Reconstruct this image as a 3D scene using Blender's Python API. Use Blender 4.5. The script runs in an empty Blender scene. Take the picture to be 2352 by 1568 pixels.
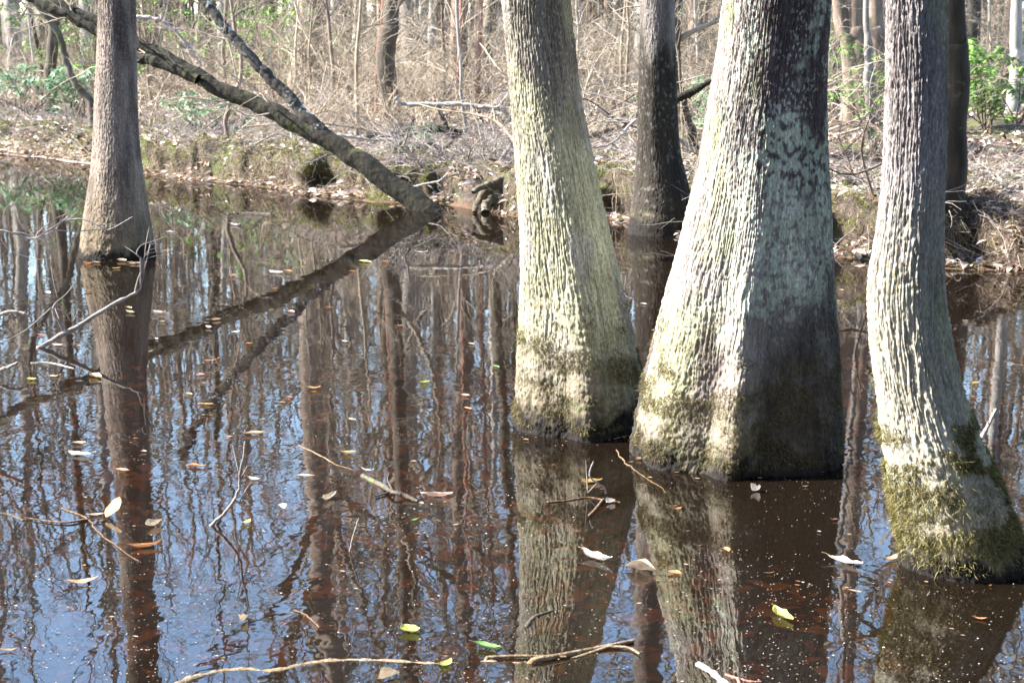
import bpy, math, random
import numpy as np
from mathutils import Vector
rng = np.random.default_rng(7)
random.seed(7)
SC = bpy.context.scene
COL = SC.collection
R_ = math.radians

# ------------------------------------------------------------------ camera
H, F = 1.75, 4300.0
TILT = math.atan(690/F); KS = F/2522.0          # KS: depth of this lens against a first wide estimate
ct, st = math.cos(TILT), math.sin(TILT)
cd = bpy.data.cameras.new('camera'); cam = bpy.data.objects.new('camera', cd); COL.objects.link(cam)
cam.location = (0, 0, H); cam.rotation_euler = (math.pi/2 - TILT, 0, 0)
cd.sensor_width = 36; cd.lens = F/2352*36; cd.clip_end = 3000
cd.dof.use_dof = True; cd.dof.focus_distance = 8.4; cd.dof.aperture_fstop = 9
SC.camera = cam

def ray(px, py):
    u, v = (px-1176)/F, (py-784)/F
    return np.array([u, ct - v*st, -st - v*ct])
def on_water(px, py, z=0.0):
    d = ray(px, py); t = (z-H)/d[2]; return np.array([0, 0, H]) + t*d
def on_depth(px, py, Y):
    d = ray(px, py); t = Y/d[1]; return np.array([0, 0, H]) + t*d
ZO = dict(A=(0, 0), B=(800, 0), C=(1660, 0), D=(0, 500), E=(800, 500), F=(1660, 500), G=(0, 1107), H=(800, 1107), I=(1660, 1107))
def zp(zone, x, y):                      # measured enlargement -> picture coordinates
    ox, oy = ZO[zone]
    return (ox + x/2.61333)/1.08844, (oy + y/2.61333)/1.08844

# ------------------------------------------------------------------ noise
_prm = np.random.default_rng(3).permutation(256); _prm = np.concatenate([_prm, _prm, _prm])
_g = np.random.default_rng(4).normal(size=(256, 3)); _g /= np.linalg.norm(_g, axis=1)[:, None]
def pn(x, y, z=0.0):
    x, y, z = np.broadcast_arrays(np.asarray(x, float), np.asarray(y, float), np.asarray(z, float))
    xi, yi, zi = np.floor(x).astype(int), np.floor(y).astype(int), np.floor(z).astype(int)
    xf, yf, zf = x-xi, y-yi, z-zi
    xi &= 255; yi &= 255; zi &= 255
    fd = lambda t: t*t*t*(t*(t*6-15)+10)
    u, v, w = fd(xf), fd(yf), fd(zf)
    def g(i, j, k):
        h = _g[_prm[_prm[_prm[xi+i]+yi+j]+zi+k]]
        return h[..., 0]*(xf-i) + h[..., 1]*(yf-j) + h[..., 2]*(zf-k)
    a = g(0,0,0)*(1-u)+g(1,0,0)*u; b = g(0,1,0)*(1-u)+g(1,1,0)*u
    c = g(0,0,1)*(1-u)+g(1,0,1)*u; d = g(0,1,1)*(1-u)+g(1,1,1)*u
    return ((a*(1-v)+b*v)*(1-w) + (c*(1-v)+d*v)*w)*1.5
def fbm(x, y, z=0.0, o=4):
    s, a = 0, 1
    for i in range(o):
        s = s + a*pn(x*2**i+i*17.3, y*2**i+i*9.1, np.asarray(z)*2**i+i*5.7); a *= .5
    return s
def ss(a, b, x):
    t = np.clip((np.asarray(x, float)-a)/(b-a), 0, 1); return t*t*(3-2*t)

# ------------------------------------------------------------------ mesh building
def mesh(name, parts, smooth=True, col=None):
    V, L, S, n = [], [], [], 0
    for v, f in parts:
        v = np.asarray(v, float).reshape(-1, 3)
        fs = f if isinstance(f, list) else [f]
        for q in fs:
            q = np.asarray(q)
            if len(q) == 0: continue
            L.append((q+n).ravel()); S.append(np.full(len(q), q.shape[1]))
        V.append(v); n += len(v)
    V = np.concatenate(V); L = np.concatenate(L); S = np.concatenate(S)
    m = bpy.data.meshes.new(name)
    m.vertices.add(len(V)); m.vertices.foreach_set('co', V.astype(np.float32).ravel())
    m.loops.add(len(L)); m.loops.foreach_set('vertex_index', L.astype(np.int32))
    m.polygons.add(len(S))
    m.polygons.foreach_set('loop_start', (np.cumsum(S)-S).astype(np.int32))
    m.polygons.foreach_set('use_smooth', np.full(len(S), smooth))
    if col is not None:
        a = m.color_attributes.new('Col', 'FLOAT_COLOR', 'POINT')
        a.data.foreach_set('color', np.concatenate([col, np.ones((len(col), 1))], 1).astype(np.float32).ravel())
    m.update(); m.validate()
    return m
def obj(name, me, mat=None, parent=None, loc=None):
    o = bpy.data.objects.new(name, me); COL.objects.link(o)
    if mat is not None and me is not None:
        if not me.materials: me.materials.append(mat)
    if parent is not None: o.parent = parent
    if loc is not None: o.location = loc
    return o
def tag(o, label=None, cat=None, group=None, kind=None):
    for k, v in (('label', label), ('category', cat), ('group', group), ('kind', kind)):
        if v: o[k] = v
    return o
def empty(name, loc, label, cat, group=None):
    o = bpy.data.objects.new(name, None); COL.objects.link(o); o.location = loc
    o.empty_display_size = .1
    return tag(o, label, cat, group)
def tubes(P, R, k=5):
    """P (N,S,3) polylines, R (N,S) radii -> verts, quads"""
    P = np.asarray(P, float); R = np.asarray(R, float)
    if P.ndim == 2: P = P[None]
    R = R.reshape(P.shape[:2])
    N, S, _ = P.shape
    T = np.gradient(P, axis=1); T /= np.linalg.norm(T, axis=2, keepdims=True)+1e-9
    mt = T.mean(1); ref = np.where((np.abs(mt[:, 2]) > .7*np.linalg.norm(mt, axis=1))[:, None], [[1., .1, 0]], [[0, .1, 1.]])
    A = np.cross(T, ref[:, None, :]); A /= np.linalg.norm(A, axis=2, keepdims=True)+1e-9
    B = np.cross(T, A)
    th = np.arange(k)/k*2*np.pi
    V = P[:, :, None, :] + R[:, :, None, None]*(np.cos(th)[None, None, :, None]*A[:, :, None, :] + np.sin(th)[None, None, :, None]*B[:, :, None, :])
    i = np.arange(N)[:, None, None]; s = np.arange(S-1)[None, :, None]; j = np.arange(k)[None, None, :]
    a = (i*S+s)*k+j; b = (i*S+s)*k+(j+1) % k
    Q = np.stack([a, b, b+k, a+k], -1).reshape(-1, 4)
    return V.reshape(-1, 3), Q
def spline(pts, n):
    pts = np.asarray(pts, float); t = np.linspace(0, len(pts)-1, n)
    p = np.concatenate([[2*pts[0]-pts[1]], pts, [2*pts[-1]-pts[-2]]])
    i = np.minimum(t.astype(int), len(pts)-2); f = (t-i)[:, None]
    a, b, c, d = p[i], p[i+1], p[i+2], p[i+3]
    return .5*((2*b)+(c-a)*f+(2*a-5*b+4*c-d)*f**2+(3*b-a-3*c+d)*f**3)
def grow(P, R, n, tr, ang, ln, S=6, up=.0, wob=.15, rr=.6, rmin=.0015, tip=.3, rg=None):
    """n child branches off the polylines P,R"""
    rg = rg or rng
    N, S0, _ = P.shape
    w = np.linalg.norm(P[:, -1]-P[:, 0], axis=1); idx = rg.choice(N, n, p=w/w.sum())
    t = rg.uniform(tr[0], tr[1], n)*(S0-1); i = np.minimum(t.astype(int), S0-2); f = (t-i)[:, None]
    p0 = P[idx, i]*(1-f)+P[idx, i+1]*f; tg = P[idx, i+1]-P[idx, i]
    L0 = np.linalg.norm(tg, axis=1, keepdims=True); tg = tg/(L0+1e-9)
    r0 = np.maximum((R[idx, i]*(1-f[:, 0])+R[idx, i+1]*f[:, 0])*rr, rmin)
    pr = rg.normal(size=(n, 3)); pr -= (pr*tg).sum(1, keepdims=True)*tg; pr /= np.linalg.norm(pr, axis=1, keepdims=True)
    a = rg.uniform(ang[0], ang[1], n)[:, None]
    d = np.cos(a)*tg+np.sin(a)*pr
    length = rg.uniform(ln[0], ln[1], n)[:, None]*(1.15-.6*(t/(S0-1)))[:, None]
    out = np.zeros((n, S, 3)); out[:, 0] = p0
    for s in range(1, S):
        d = d + rg.normal(size=(n, 3))*wob + np.array([0, 0, up]); d /= np.linalg.norm(d, axis=1, keepdims=True)
        out[:, s] = out[:, s-1]+d*length/(S-1)
    rad = r0[:, None]*np.linspace(1, tip, S)[None]
    return out, rad
def leafquads(C, D, Nn, L, W, fold=.25, droop=0.0):
    """folded 6-vertex-per-half leaves: C centres of the stalk end, D direction, Nn normal"""
    C, D, Nn = [np.asarray(a, float) for a in (C, D, Nn)]
    D = D/np.linalg.norm(D, axis=1, keepdims=True)
    X = np.cross(D, Nn); X /= np.linalg.norm(X, axis=1, keepdims=True)+1e-9
    U = np.cross(X, D)
    L = np.asarray(L)[:, None]; W = np.asarray(W)[:, None]
    pts = []
    for t, w in ((0, .05), (.3, .9), (.65, .85), (1, .03)):
        m = C + D*L*t - U*L*droop*t*t
        pts += [m - X*W*w*.5 + U*W*w*fold, m, m + X*W*w*.5 + U*W*w*fold]
    V = np.stack(pts, 1); n = len(C)
    q = []
    for r in range(3):
        for c in range(2):
            a = r*3+c; q.append([a, a+1, a+4, a+3])
    Q = (np.arange(n)[:, None, None]*12+np.array(q)[None]).reshape(-1, 4)
    return V.reshape(-1, 3), Q
def blades(C, D, L, W, rg=None):
    """thin 3-point blades (2 tris folded)"""
    rg = rg or rng
    n = len(C); D = D/np.linalg.norm(D, axis=1, keepdims=True)
    X = np.cross(D, rg.normal(size=(n, 3))); X /= np.linalg.norm(X, axis=1, keepdims=True)+1e-9
    L = np.asarray(L)[:, None]; W = np.asarray(W)[:, None]
    bend = rg.normal(size=(n, 3))*.25 + np.array([0, 0, -.25])
    V = np.stack([C-X*W, C+X*W, C+D*L*.6+X*W*.7, C+D*L*.6-X*W*.7, C+(D+bend)*L], 1)
    k = np.arange(n)[:, None]*5
    return V.reshape(-1, 3), [k+np.array([[0, 1, 2, 3]]), k+np.array([[3, 2, 4]])]

# ------------------------------------------------------------------ materials
def newmat(name):
    m = bpy.data.materials.new(name); m.use_nodes = True
    nt = m.node_tree; nt.nodes.clear()
    return m, nt, (lambda t, **k: _n(nt, t, **k)), nt.links.new
def _n(nt, t, **k):
    n = nt.nodes.new(t)
    for a, v in k.items():
        if a in n.inputs: n.inputs[a].default_value = v
        else: setattr(n, a, v)
    return n
def ramp(nt, stops, interp='LINEAR'):
    n = nt.nodes.new('ShaderNodeValToRGB'); e = n.color_ramp.elements; n.color_ramp.interpolation = interp
    while len(e) < len(stops): e.new(.5)
    for s, (p, c) in zip(e, stops): s.position = p; s.color = (*c, 1)
    return n
def mat_bark(name, stops, sc=(14, 14, 3), bump=.6, dist=.01, rnd=.25, blot=None):
    m, nt, N, K = newmat(name)
    tc = N('ShaderNodeTexCoord'); mp = N('ShaderNodeMapping'); mp.inputs['Scale'].default_value = sc
    K(tc.outputs['Object'], mp.inputs['Vector'])
    n1 = N('ShaderNodeTexNoise', Scale=1.0, Detail=6.0, Roughness=.65); K(mp.outputs[0], n1.inputs['Vector'])
    n2 = N('ShaderNodeTexNoise', Scale=2.2, Detail=3.0); K(tc.outputs['Object'], n2.inputs['Vector'])
    mx = N('ShaderNodeMath', operation='MULTIPLY_ADD'); K(n2.outputs['Fac'], mx.inputs[0]); mx.inputs[1].default_value = .55
    K(n1.outputs['Fac'], mx.inputs[2])
    oi = N('ShaderNodeObjectInfo'); ad = N('ShaderNodeMath', operation='MULTIPLY_ADD'); K(oi.outputs['Random'], ad.inputs[0])
    ad.inputs[1].default_value = rnd; K(mx.outputs[0], ad.inputs[2])
    sb = N('ShaderNodeMath', operation='SUBTRACT'); K(ad.outputs[0], sb.inputs[0]); sb.inputs[1].default_value = .28+rnd*.5
    rp = ramp(nt, stops); K(sb.outputs[0], rp.inputs[0])
    colo = rp.outputs[0]
    if blot:
        n3 = N('ShaderNodeTexNoise', Scale=blot[1], Detail=4.0, Roughness=.7); K(tc.outputs['Object'], n3.inputs['Vector'])
        r3 = ramp(nt, [(blot[2], (0, 0, 0)), (blot[2]+.06, (1, 1, 1))]); K(n3.outputs['Fac'], r3.inputs[0])
        mm = N('ShaderNodeMixRGB'); K(r3.outputs[0], mm.inputs[0]); K(colo, mm.inputs[1]); mm.inputs[2].default_value = (*blot[0], 1)
        colo = mm.outputs[0]
    b = N('ShaderNodeBump', Strength=bump, Distance=dist); K(n1.outputs['Fac'], b.inputs['Height'])
    p = N('ShaderNodeBsdfPrincipled', Roughness=.9); p.inputs['Specular IOR Level'].default_value = .25
    K(colo, p.inputs['Base Color']); K(b.outputs[0], p.inputs['Normal'])
    o = N('ShaderNodeOutputMaterial'); K(p.outputs[0], o.inputs[0])
    return m
def mat_island(name, stops, rough=.7, trans=.25, spec=.3, noise=.0):
    m, nt, N, K = newmat(name)
    g = N('ShaderNodeNewGeometry'); rp = ramp(nt, stops); K(g.outputs['Random Per Island'], rp.inputs[0])
    p = N('ShaderNodeBsdfPrincipled', Roughness=rough); p.inputs['Specular IOR Level'].default_value = spec
    K(rp.outputs[0], p.inputs['Base Color'])
    o = N('ShaderNodeOutputMaterial')
    if trans:
        t = N('ShaderNodeBsdfTranslucent'); K(rp.outputs[0], t.inputs['Color'])
        x = N('ShaderNodeMixShader'); x.inputs[0].default_value = trans
        K(p.outputs[0], x.inputs[1]); K(t.outputs[0], x.inputs[2]); K(x.outputs[0], o.inputs[0])
    else: K(p.outputs[0], o.inputs[0])
    return m
def mat_vcol(name, bump=.5, sc=90, wet=False):
    m, nt, N, K = newmat(name)
    a = N('ShaderNodeAttribute', attribute_name='Col')
    tc = N('ShaderNodeTexCoord'); mp = N('ShaderNodeMapping'); mp.inputs['Scale'].default_value = (sc, sc, sc*.3)
    K(tc.outputs['Object'], mp.inputs['Vector'])
    n1 = N('ShaderNodeTexNoise', Scale=1.0, Detail=5.0, Roughness=.7); K(mp.outputs[0], n1.inputs['Vector'])
    rp = ramp(nt, [(.3, (.4, .37, .35)), (.47, (.85, .85, .85)), (.56, (1.05, 1.05, 1.05)), (.7, (1.5, 1.5, 1.48))]); K(n1.outputs['Fac'], rp.inputs[0])
    mx = N('ShaderNodeMixRGB', blend_type='MULTIPLY'); mx.inputs[0].default_value = 1
    K(a.outputs['Color'], mx.inputs[1]); K(rp.outputs[0], mx.inputs[2])
    b = N('ShaderNodeBump', Strength=bump, Distance=.011); K(n1.outputs['Fac'], b.inputs['Height'])
    p = N('ShaderNodeBsdfPrincipled', Roughness=.88); p.inputs['Specular IOR Level'].default_value = .25
    K(mx.outputs[0], p.inputs['Base Color']); K(b.outputs[0], p.inputs['Normal'])
    o = N('ShaderNodeOutputMaterial'); K(p.outputs[0], o.inputs[0])
    return m

M = {}
M['trunk'] = mat_vcol('tupelo_bark', 1.0, 150)
M['grey_bark'] = mat_bark('grey_bark', [(.2, (.1, .085, .075)), (.5, (.23, .205, .18)), (.8, (.42, .39, .35))], blot=((.5, .5, .46), 5, .62))
M['brown_bark'] = mat_bark('brown_bark', [(.2, (.075, .055, .042)), (.5, (.17, .125, .095)), (.8, (.3, .24, .19))])
M['dark_bark'] = mat_bark('dark_bark', [(.2, (.03, .024, .018)), (.5, (.07, .056, .042)), (.8, (.14, .12, .09))], blot=((.1, .12, .04), 3, .6))
M['pale_bark'] = mat_bark('pale_bark', [(.2, (.17, .15, .13)), (.5, (.32, .295, .26)), (.8, (.48, .45, .42))])
M['rust_bark'] = mat_bark('rust_bark', [(.2, (.14, .065, .04)), (.5, (.26, .125, .085)), (.8, (.36, .2, .15))])
M['log_bark'] = mat_bark('log_bark', [(.2, (.009, .008, .005)), (.5, (.021, .018, .011)), (.8, (.052, .045, .03))], sc=(16, 16, 16), bump=.9, dist=.02, rnd=0, blot=((.05, .052, .016), 2.6, .56))
M['limb_bark'] = mat_bark('limb_bark', [(.2, (.018, .016, .013)), (.5, (.04, .035, .029)), (.8, (.085, .077, .064))], sc=(14, 14, 14), rnd=0, blot=((.4, .41, .37), 9, .58))
M['umber_bark'] = mat_bark('umber_bark', [(.2, (.02, .016, .011)), (.5, (.05, .04, .027)), (.8, (.1, .084, .06))], blot=((.13, .14, .05), 3, .6))
M['crusty'] = mat_bark('crusty_stick', [(.2, (.08, .05, .025)), (.5, (.24, .17, .1)), (.8, (.5, .44, .36))], sc=(60, 60, 60), bump=1, rnd=0, blot=((.2, .17, .05), 9, .58))
M['twig'] = mat_bark('twig', [(.2, (.14, .105, .07)), (.5, (.32, .255, .18)), (.8, (.55, .475, .38))], sc=(6, 6, 6), bump=.2)
M['crown_twig'] = mat_bark('crown_twig', [(.2, (.11, .088, .062)), (.5, (.23, .188, .14)), (.8, (.4, .345, .28))], sc=(3, 3, 3), bump=.2)
M['dead_twig'] = mat_bark('dead_twig', [(.2, (.12, .1, .085)), (.5, (.27, .235, .21)), (.8, (.48, .45, .42))], sc=(24, 24, 24), bump=.5)
M['wet_stick'] = mat_bark('wet_stick', [(.2, (.04, .022, .01)), (.5, (.12, .07, .035)), (.8, (.3, .22, .14))], sc=(40, 40, 40), bump=.8)
M['moss_fur'] = mat_island('moss_fur', [(0, (.045, .042, .014)), (.35, (.12, .107, .034)), (.7, (.21, .18, .07)), (1, (.33, .29, .14))], .9, .2, .1)
M['moss_brown'] = mat_island('moss_brown', [(0, (.05, .04, .02)), (.4, (.12, .095, .045)), (.75, (.19, .155, .08)), (1, (.24, .22, .09))], .9, .15, .1)
M['moss_green'] = mat_island('moss_green', [(0, (.045, .06, .012)), (.5, (.16, .18, .035)), (1, (.32, .33, .07))], .9, .25, .1)
M['litter'] = mat_island('litter', [(0, (.07, .038, .024)), (.3, (.22, .135, .09)), (.6, (.42, .31, .235)), (.88, (.6, .5, .42)), (1, (.72, .64, .57))], .75, .15, .3)
M['sunk'] = mat_island('sunk', [(0, (.3, .12, .03)), (.5, (.68, .33, .1)), (1, (.85, .56, .25))], .8, 0, .1)
M['speck'] = mat_island('speck', [(0, (.16, .1, .06)), (.5, (.34, .27, .2)), (.92, (.5, .44, .38)), (1, (.7, .66, .6))], .8, 0, .1)
M['green_leaf'] = mat_island('green_leaf', [(0, (.06, .13, .025)), (.5, (.14, .27, .05)), (1, (.3, .45, .11))], .38, .3, .5)
M['teal_leaf'] = mat_island('teal_leaf', [(0, (.06, .13, .06)), (.5, (.14, .26, .12)), (1, (.36, .5, .32))], .35, .25, .5)
M['sky_block_leaf'] = mat_island('sky_block_leaf', [(0, (.02, .026, .014)), (.5, (.04, .05, .026)), (1, (.07, .075, .045))], .6, .1, .2)
M['straw'] = mat_island('straw', [(0, (.09, .06, .035)), (.5, (.22, .16, .1)), (1, (.42, .34, .25))], .8, .15, .2)

# ------------------------------------------------------------------ light
SE, SA = R_(41), R_(87)
sd = Vector((-math.sin(SA)*math.cos(SE), math.cos(SA)*math.cos(SE), math.sin(SE)))
sl = bpy.data.lights.new('sun', 'SUN'); sl.energy = 5.0; sl.angle = R_(.53); sl.color = (1, .96, .9)
so = bpy.data.objects.new('sun', sl); COL.objects.link(so); so.rotation_euler = sd.to_track_quat('Z', 'Y').to_euler()
W = bpy.data.worlds.new('World'); SC.world = W; W.use_nodes = True
nt = W.node_tree; nt.nodes.clear()
sk = nt.nodes.new('ShaderNodeTexSky'); sk.sky_type = 'NISHITA'; sk.sun_disc = False; sk.sun_elevation = SE; sk.sun_rotation = -SA
sk.air_density = 1.05; sk.dust_density = .5; sk.ozone_density = 3.0
bg = nt.nodes.new('ShaderNodeBackground'); bg.inputs[1].default_value = .135
wo = nt.nodes.new('ShaderNodeOutputWorld'); nt.links.new(sk.outputs[0], bg.inputs[0]); nt.links.new(bg.outputs[0], wo.inputs[0])
SC.view_settings.view_transform = 'Standard'; SC.view_settings.look = 'None'; SC.view_settings.exposure = 2.35; SC.view_settings.gamma = 1

# ------------------------------------------------------------------ terrain
shore_px = [(0, 352), (205, 376), (345, 402), (480, 416), (620, 432), (700, 448), (860, 466), (1000, 466), (1100, 480), (1190, 500), (1400, 503), (1470, 520), (1620, 560), (1910, 592), (2030, 600), (2165, 616), (2352, 626)]
SP = np.array([on_water(*p)[:2] for p in shore_px])
SX = np.concatenate([[-200, -40, -16, -11], SP[:, 0], [5.5, 9, 14, 40, 200]]); SY = np.concatenate([[60, 44, 36, 33], SP[:, 1], [14.3, 13.6, 12.6, 5, -20]])
def shoreY(x): return np.interp(x, SX, SY)
CS = .58
def inland(x, y): return (y-shoreY(x)-.18*pn(np.asarray(x)*1.3, 3.3)-.1*pn(np.asarray(x)*4.1, 8.3))*CS
def ground_z(x, d):
    x = np.asarray(x, float); d = np.asarray(d, float)
    lip = .36+.12*pn(x*.45, 1.7)+.07*pn(x*1.6, 4.4)
    beach = ss(-5.6, -6.6, x)
    w = .30+.22*pn(x*.9, 9.1)+.9*beach
    z = np.where(d > 0, .018*ss(0, .08, d)+lip*ss(0, np.maximum(w, .12), d-(1-beach)*(.16+.34*pn(x*1.15, 3.1)+.2*pn(x*3.1, d*1.5, 4)+.08*pn(x*8, d*4, 4))) + .22*ss(.6, 8, d) + .01*np.maximum(d-4, 0), 0)
    z = z + ss(.2, 1.2, d)*(.09*fbm(x*.7, d*.7, 2.2, 3)+.04*fbm(x*2.6, d*2.6, 5.1, 2))
    z = z + ss(.05, .35, d)*ss(2.4, .6, d)*(.14*fbm(x*2.6, d*2.6, 1.5, 4)+.05*np.abs(fbm(x*7, d*7, 8.5, 2)))
    z = z + np.where(d <= 0, -.02-.42*(1-np.exp(d/1.6))*1.0+.02*fbm(x*2, d*2, 7, 2), 0)
    return z + np.where(d > 40, (d-40)*.02, 0)
def ground_at(x, y): return ground_z(x, inland(x, y))
def gridaxis(segs):
    out = [np.arange(a, b, s) for a, b, s in segs]; return np.concatenate(out+[[segs[-1][1]]])
gx = gridaxis([(-420, -60, 30), (-60, -22, 2), (-22, -9, .12), (-9, 6, .045), (6, 14, .15), (14, 60, 2), (60, 420, 30)])
gd = gridaxis([(-60, -20, 4), (-20, -3, .6), (-3, -.4, .15), (-.4, 2.2, .035), (2.2, 8, .12), (8, 30, .7), (30, 80, 5), (80, 480, 40)])
GX, GD = np.meshgrid(gx, gd)
GY = shoreY(GX)+.18*pn(GX*1.3, 3.3)+.1*pn(GX*4.1, 8.3)+GD/CS
GZ = ground_z(GX, GD)
und = np.clip(.5+1.1*pn(GX*.8, 21.3)+.6*pn(GX*2.3, 7.7), 0, 1)*(.35+.35*ss(1.5, 3, GX))*(1-ss(-5.0, -6, GX))
GY = GY - und*ss(.1, .3, GZ)*ss(1.3, .3, GD)*(GD > 0)
GZ = GZ+(GD < 0)*.3*ss(9.5, 6, GY)*ss(1.2, -.6, GX)
near = ss(1.2, -1.5, GY)
GZ = np.where(GY < 1.2, GZ*(1-near)+.25*near, GZ)
nx, nd = len(gx), len(gd)
I = np.arange(nd-1)[:, None]*nx+np.arange(nx-1)[None]
gm = mesh('ground', [(np.stack([GX, GY, GZ], -1).reshape(-1, 3), np.stack([I, I+1, I+nx+1, I+nx], -1).reshape(-1, 4))])
m, nt, N, K = newmat('forest_floor')
tc = N('ShaderNodeTexCoord')
n1 = N('ShaderNodeTexNoise', Scale=9.0, Detail=8.0, Roughness=.75); K(tc.outputs['Object'], n1.inputs['Vector'])
r1 = ramp(nt, [(.3, (.022, .015, .01)), (.5, (.07, .046, .03)), (.62, (.17, .12, .085)), (.75, (.34, .26, .2))]); K(n1.outputs['Fac'], r1.inputs[0])
n2 = N('ShaderNodeTexNoise', Scale=1.3, Detail=5.0, Roughness=.6); K(tc.outputs['Object'], n2.inputs['Vector'])
r2 = ramp(nt, [(.5, (0, 0, 0)), (.6, (1, 1, 1))]); K(n2.outputs['Fac'], r2.inputs[0])
mx = N('ShaderNodeMixRGB'); K(r2.outputs[0], mx.inputs[0]); K(r1.outputs[0], mx.inputs[1]); mx.inputs[2].default_value = (.1, .11, .025, 1)
sx = N('ShaderNodeSeparateXYZ'); K(tc.outputs['Object'], sx.inputs[0])
rz = ramp(nt, [(.0, (1, 1, 1)), (.1, (0, 0, 0))]); K(sx.outputs['Z'], rz.inputs[0])
m2 = N('ShaderNodeMixRGB'); K(rz.outputs[0], m2.inputs[0]); K(mx.outputs[0], m2.inputs[1]); m2.inputs[2].default_value = (.13, .07, .035, 1)
sd_ = ramp(nt, [(.0, (1, 1, 1)), (.5, (1, 1, 1)), (1, (0, 0, 0))]); xr = N('ShaderNodeMapRange'); xr.inputs[1].default_value = -7.4; xr.inputs[2].default_value = -5.2; K(sx.outputs['X'], xr.inputs[0]); K(xr.outputs[0], sd_.inputs[0])
zr = ramp(nt, [(.1, (1, 1, 1)), (.2, (0, 0, 0))]); K(sx.outputs['Z'], zr.inputs[0]); sm = N('ShaderNodeMath', operation='MULTIPLY'); K(sd_.outputs[0], sm.inputs[0]); K(zr.outputs[0], sm.inputs[1])
m3 = N('ShaderNodeMixRGB'); K(sm.outputs[0], m3.inputs[0]); K(m2.outputs[0], m3.inputs[1]); m3.inputs[2].default_value = (.45, .34, .27, 1); m2 = m3
bp = N('ShaderNodeBump', Strength=1.0, Distance=.09); K(n1.outputs['Fac'], bp.inputs['Height'])
pb = N('ShaderNodeBsdfPrincipled', Roughness=.9); K(m2.outputs[0], pb.inputs['Base Color']); K(bp.outputs[0], pb.inputs['Normal'])
oo = N('ShaderNodeOutputMaterial'); K(pb.outputs[0], oo.inputs[0])
tag(obj('ground', gm, m), kind='structure')

# water
m, nt, N, K = newmat('swamp_water')
tc = N('ShaderNodeTexCoord')
mp = N('ShaderNodeMapping'); mp.inputs['Scale'].default_value = (1, .6, 1); K(tc.outputs['Object'], mp.inputs['Vector'])
a = N('ShaderNodeTexNoise', Scale=3.4, Detail=2.0, Roughness=.5); K(mp.outputs[0], a.inputs['Vector'])
b = N('ShaderNodeTexNoise', Scale=10.0, Detail=2.0, Roughness=.55); K(mp.outputs[0], b.inputs['Vector'])
c = N('ShaderNodeTexNoise', Scale=.7, Detail=1.0); K(tc.outputs['Object'], c.inputs['Vector'])
cr = ramp(nt, [(.4, (.4, .4, .4)), (.64, (1.25, 1.25, 1.25))]); K(c.outputs['Fac'], cr.inputs[0])
b1 = N('ShaderNodeBump', Strength=1.0, Distance=.0018); K(a.outputs['Fac'], b1.inputs['Height'])
b2 = N('ShaderNodeBump', Distance=.0006); K(cr.outputs[0], b2.inputs['Strength']); K(b.outputs['Fac'], b2.inputs['Height']); K(b1.outputs[0], b2.inputs['Normal'])
sy = N('ShaderNodeSeparateXYZ'); K(tc.outputs['Object'], sy.inputs[0])
mr = N('ShaderNodeMapRange'); mr.inputs[1].default_value = 5; mr.inputs[2].default_value = 16; mr.inputs[3].default_value = 1.0; mr.inputs[4].default_value = .3
K(sy.outputs['Y'], mr.inputs[0]); ml = N('ShaderNodeMath', operation='MULTIPLY'); K(mr.outputs[0], ml.inputs[0]); K(cr.outputs[0], ml.inputs[1]); K(ml.outputs[0], b2.inputs['Strength']); K(ml.outputs[0], b1.inputs['Strength'])
fr = N('ShaderNodeFresnel', IOR=1.68); K(b2.outputs[0], fr.inputs['Normal'])
gl = N('ShaderNodeBsdfGlossy', Roughness=0.0); K(b2.outputs[0], gl.inputs['Normal'])
df = N('ShaderNodeBsdfDiffuse', Color=(.03, .02, .0125, 1))
tr = N('ShaderNodeBsdfTransparent', Color=(.86, .43, .14, 1))
x1 = N('ShaderNodeMixShader'); x1.inputs[0].default_value = .24; K(tr.outputs[0], x1.inputs[1]); K(df.outputs[0], x1.inputs[2])
x2 = N('ShaderNodeMixShader'); K(fr.outputs[0], x2.inputs[0]); K(x1.outputs[0], x2.inputs[1]); K(gl.outputs[0], x2.inputs[2])
oo = N('ShaderNodeOutputMaterial'); K(x2.outputs[0], oo.inputs[0])
wm = mesh('water', [([[-200, -20, 0], [200, -20, 0], [200, 90, 0], [-200, 90, 0]], np.array([[0, 1, 2, 3]]))])
tag(obj('water', wm, m), kind='structure')

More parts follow.
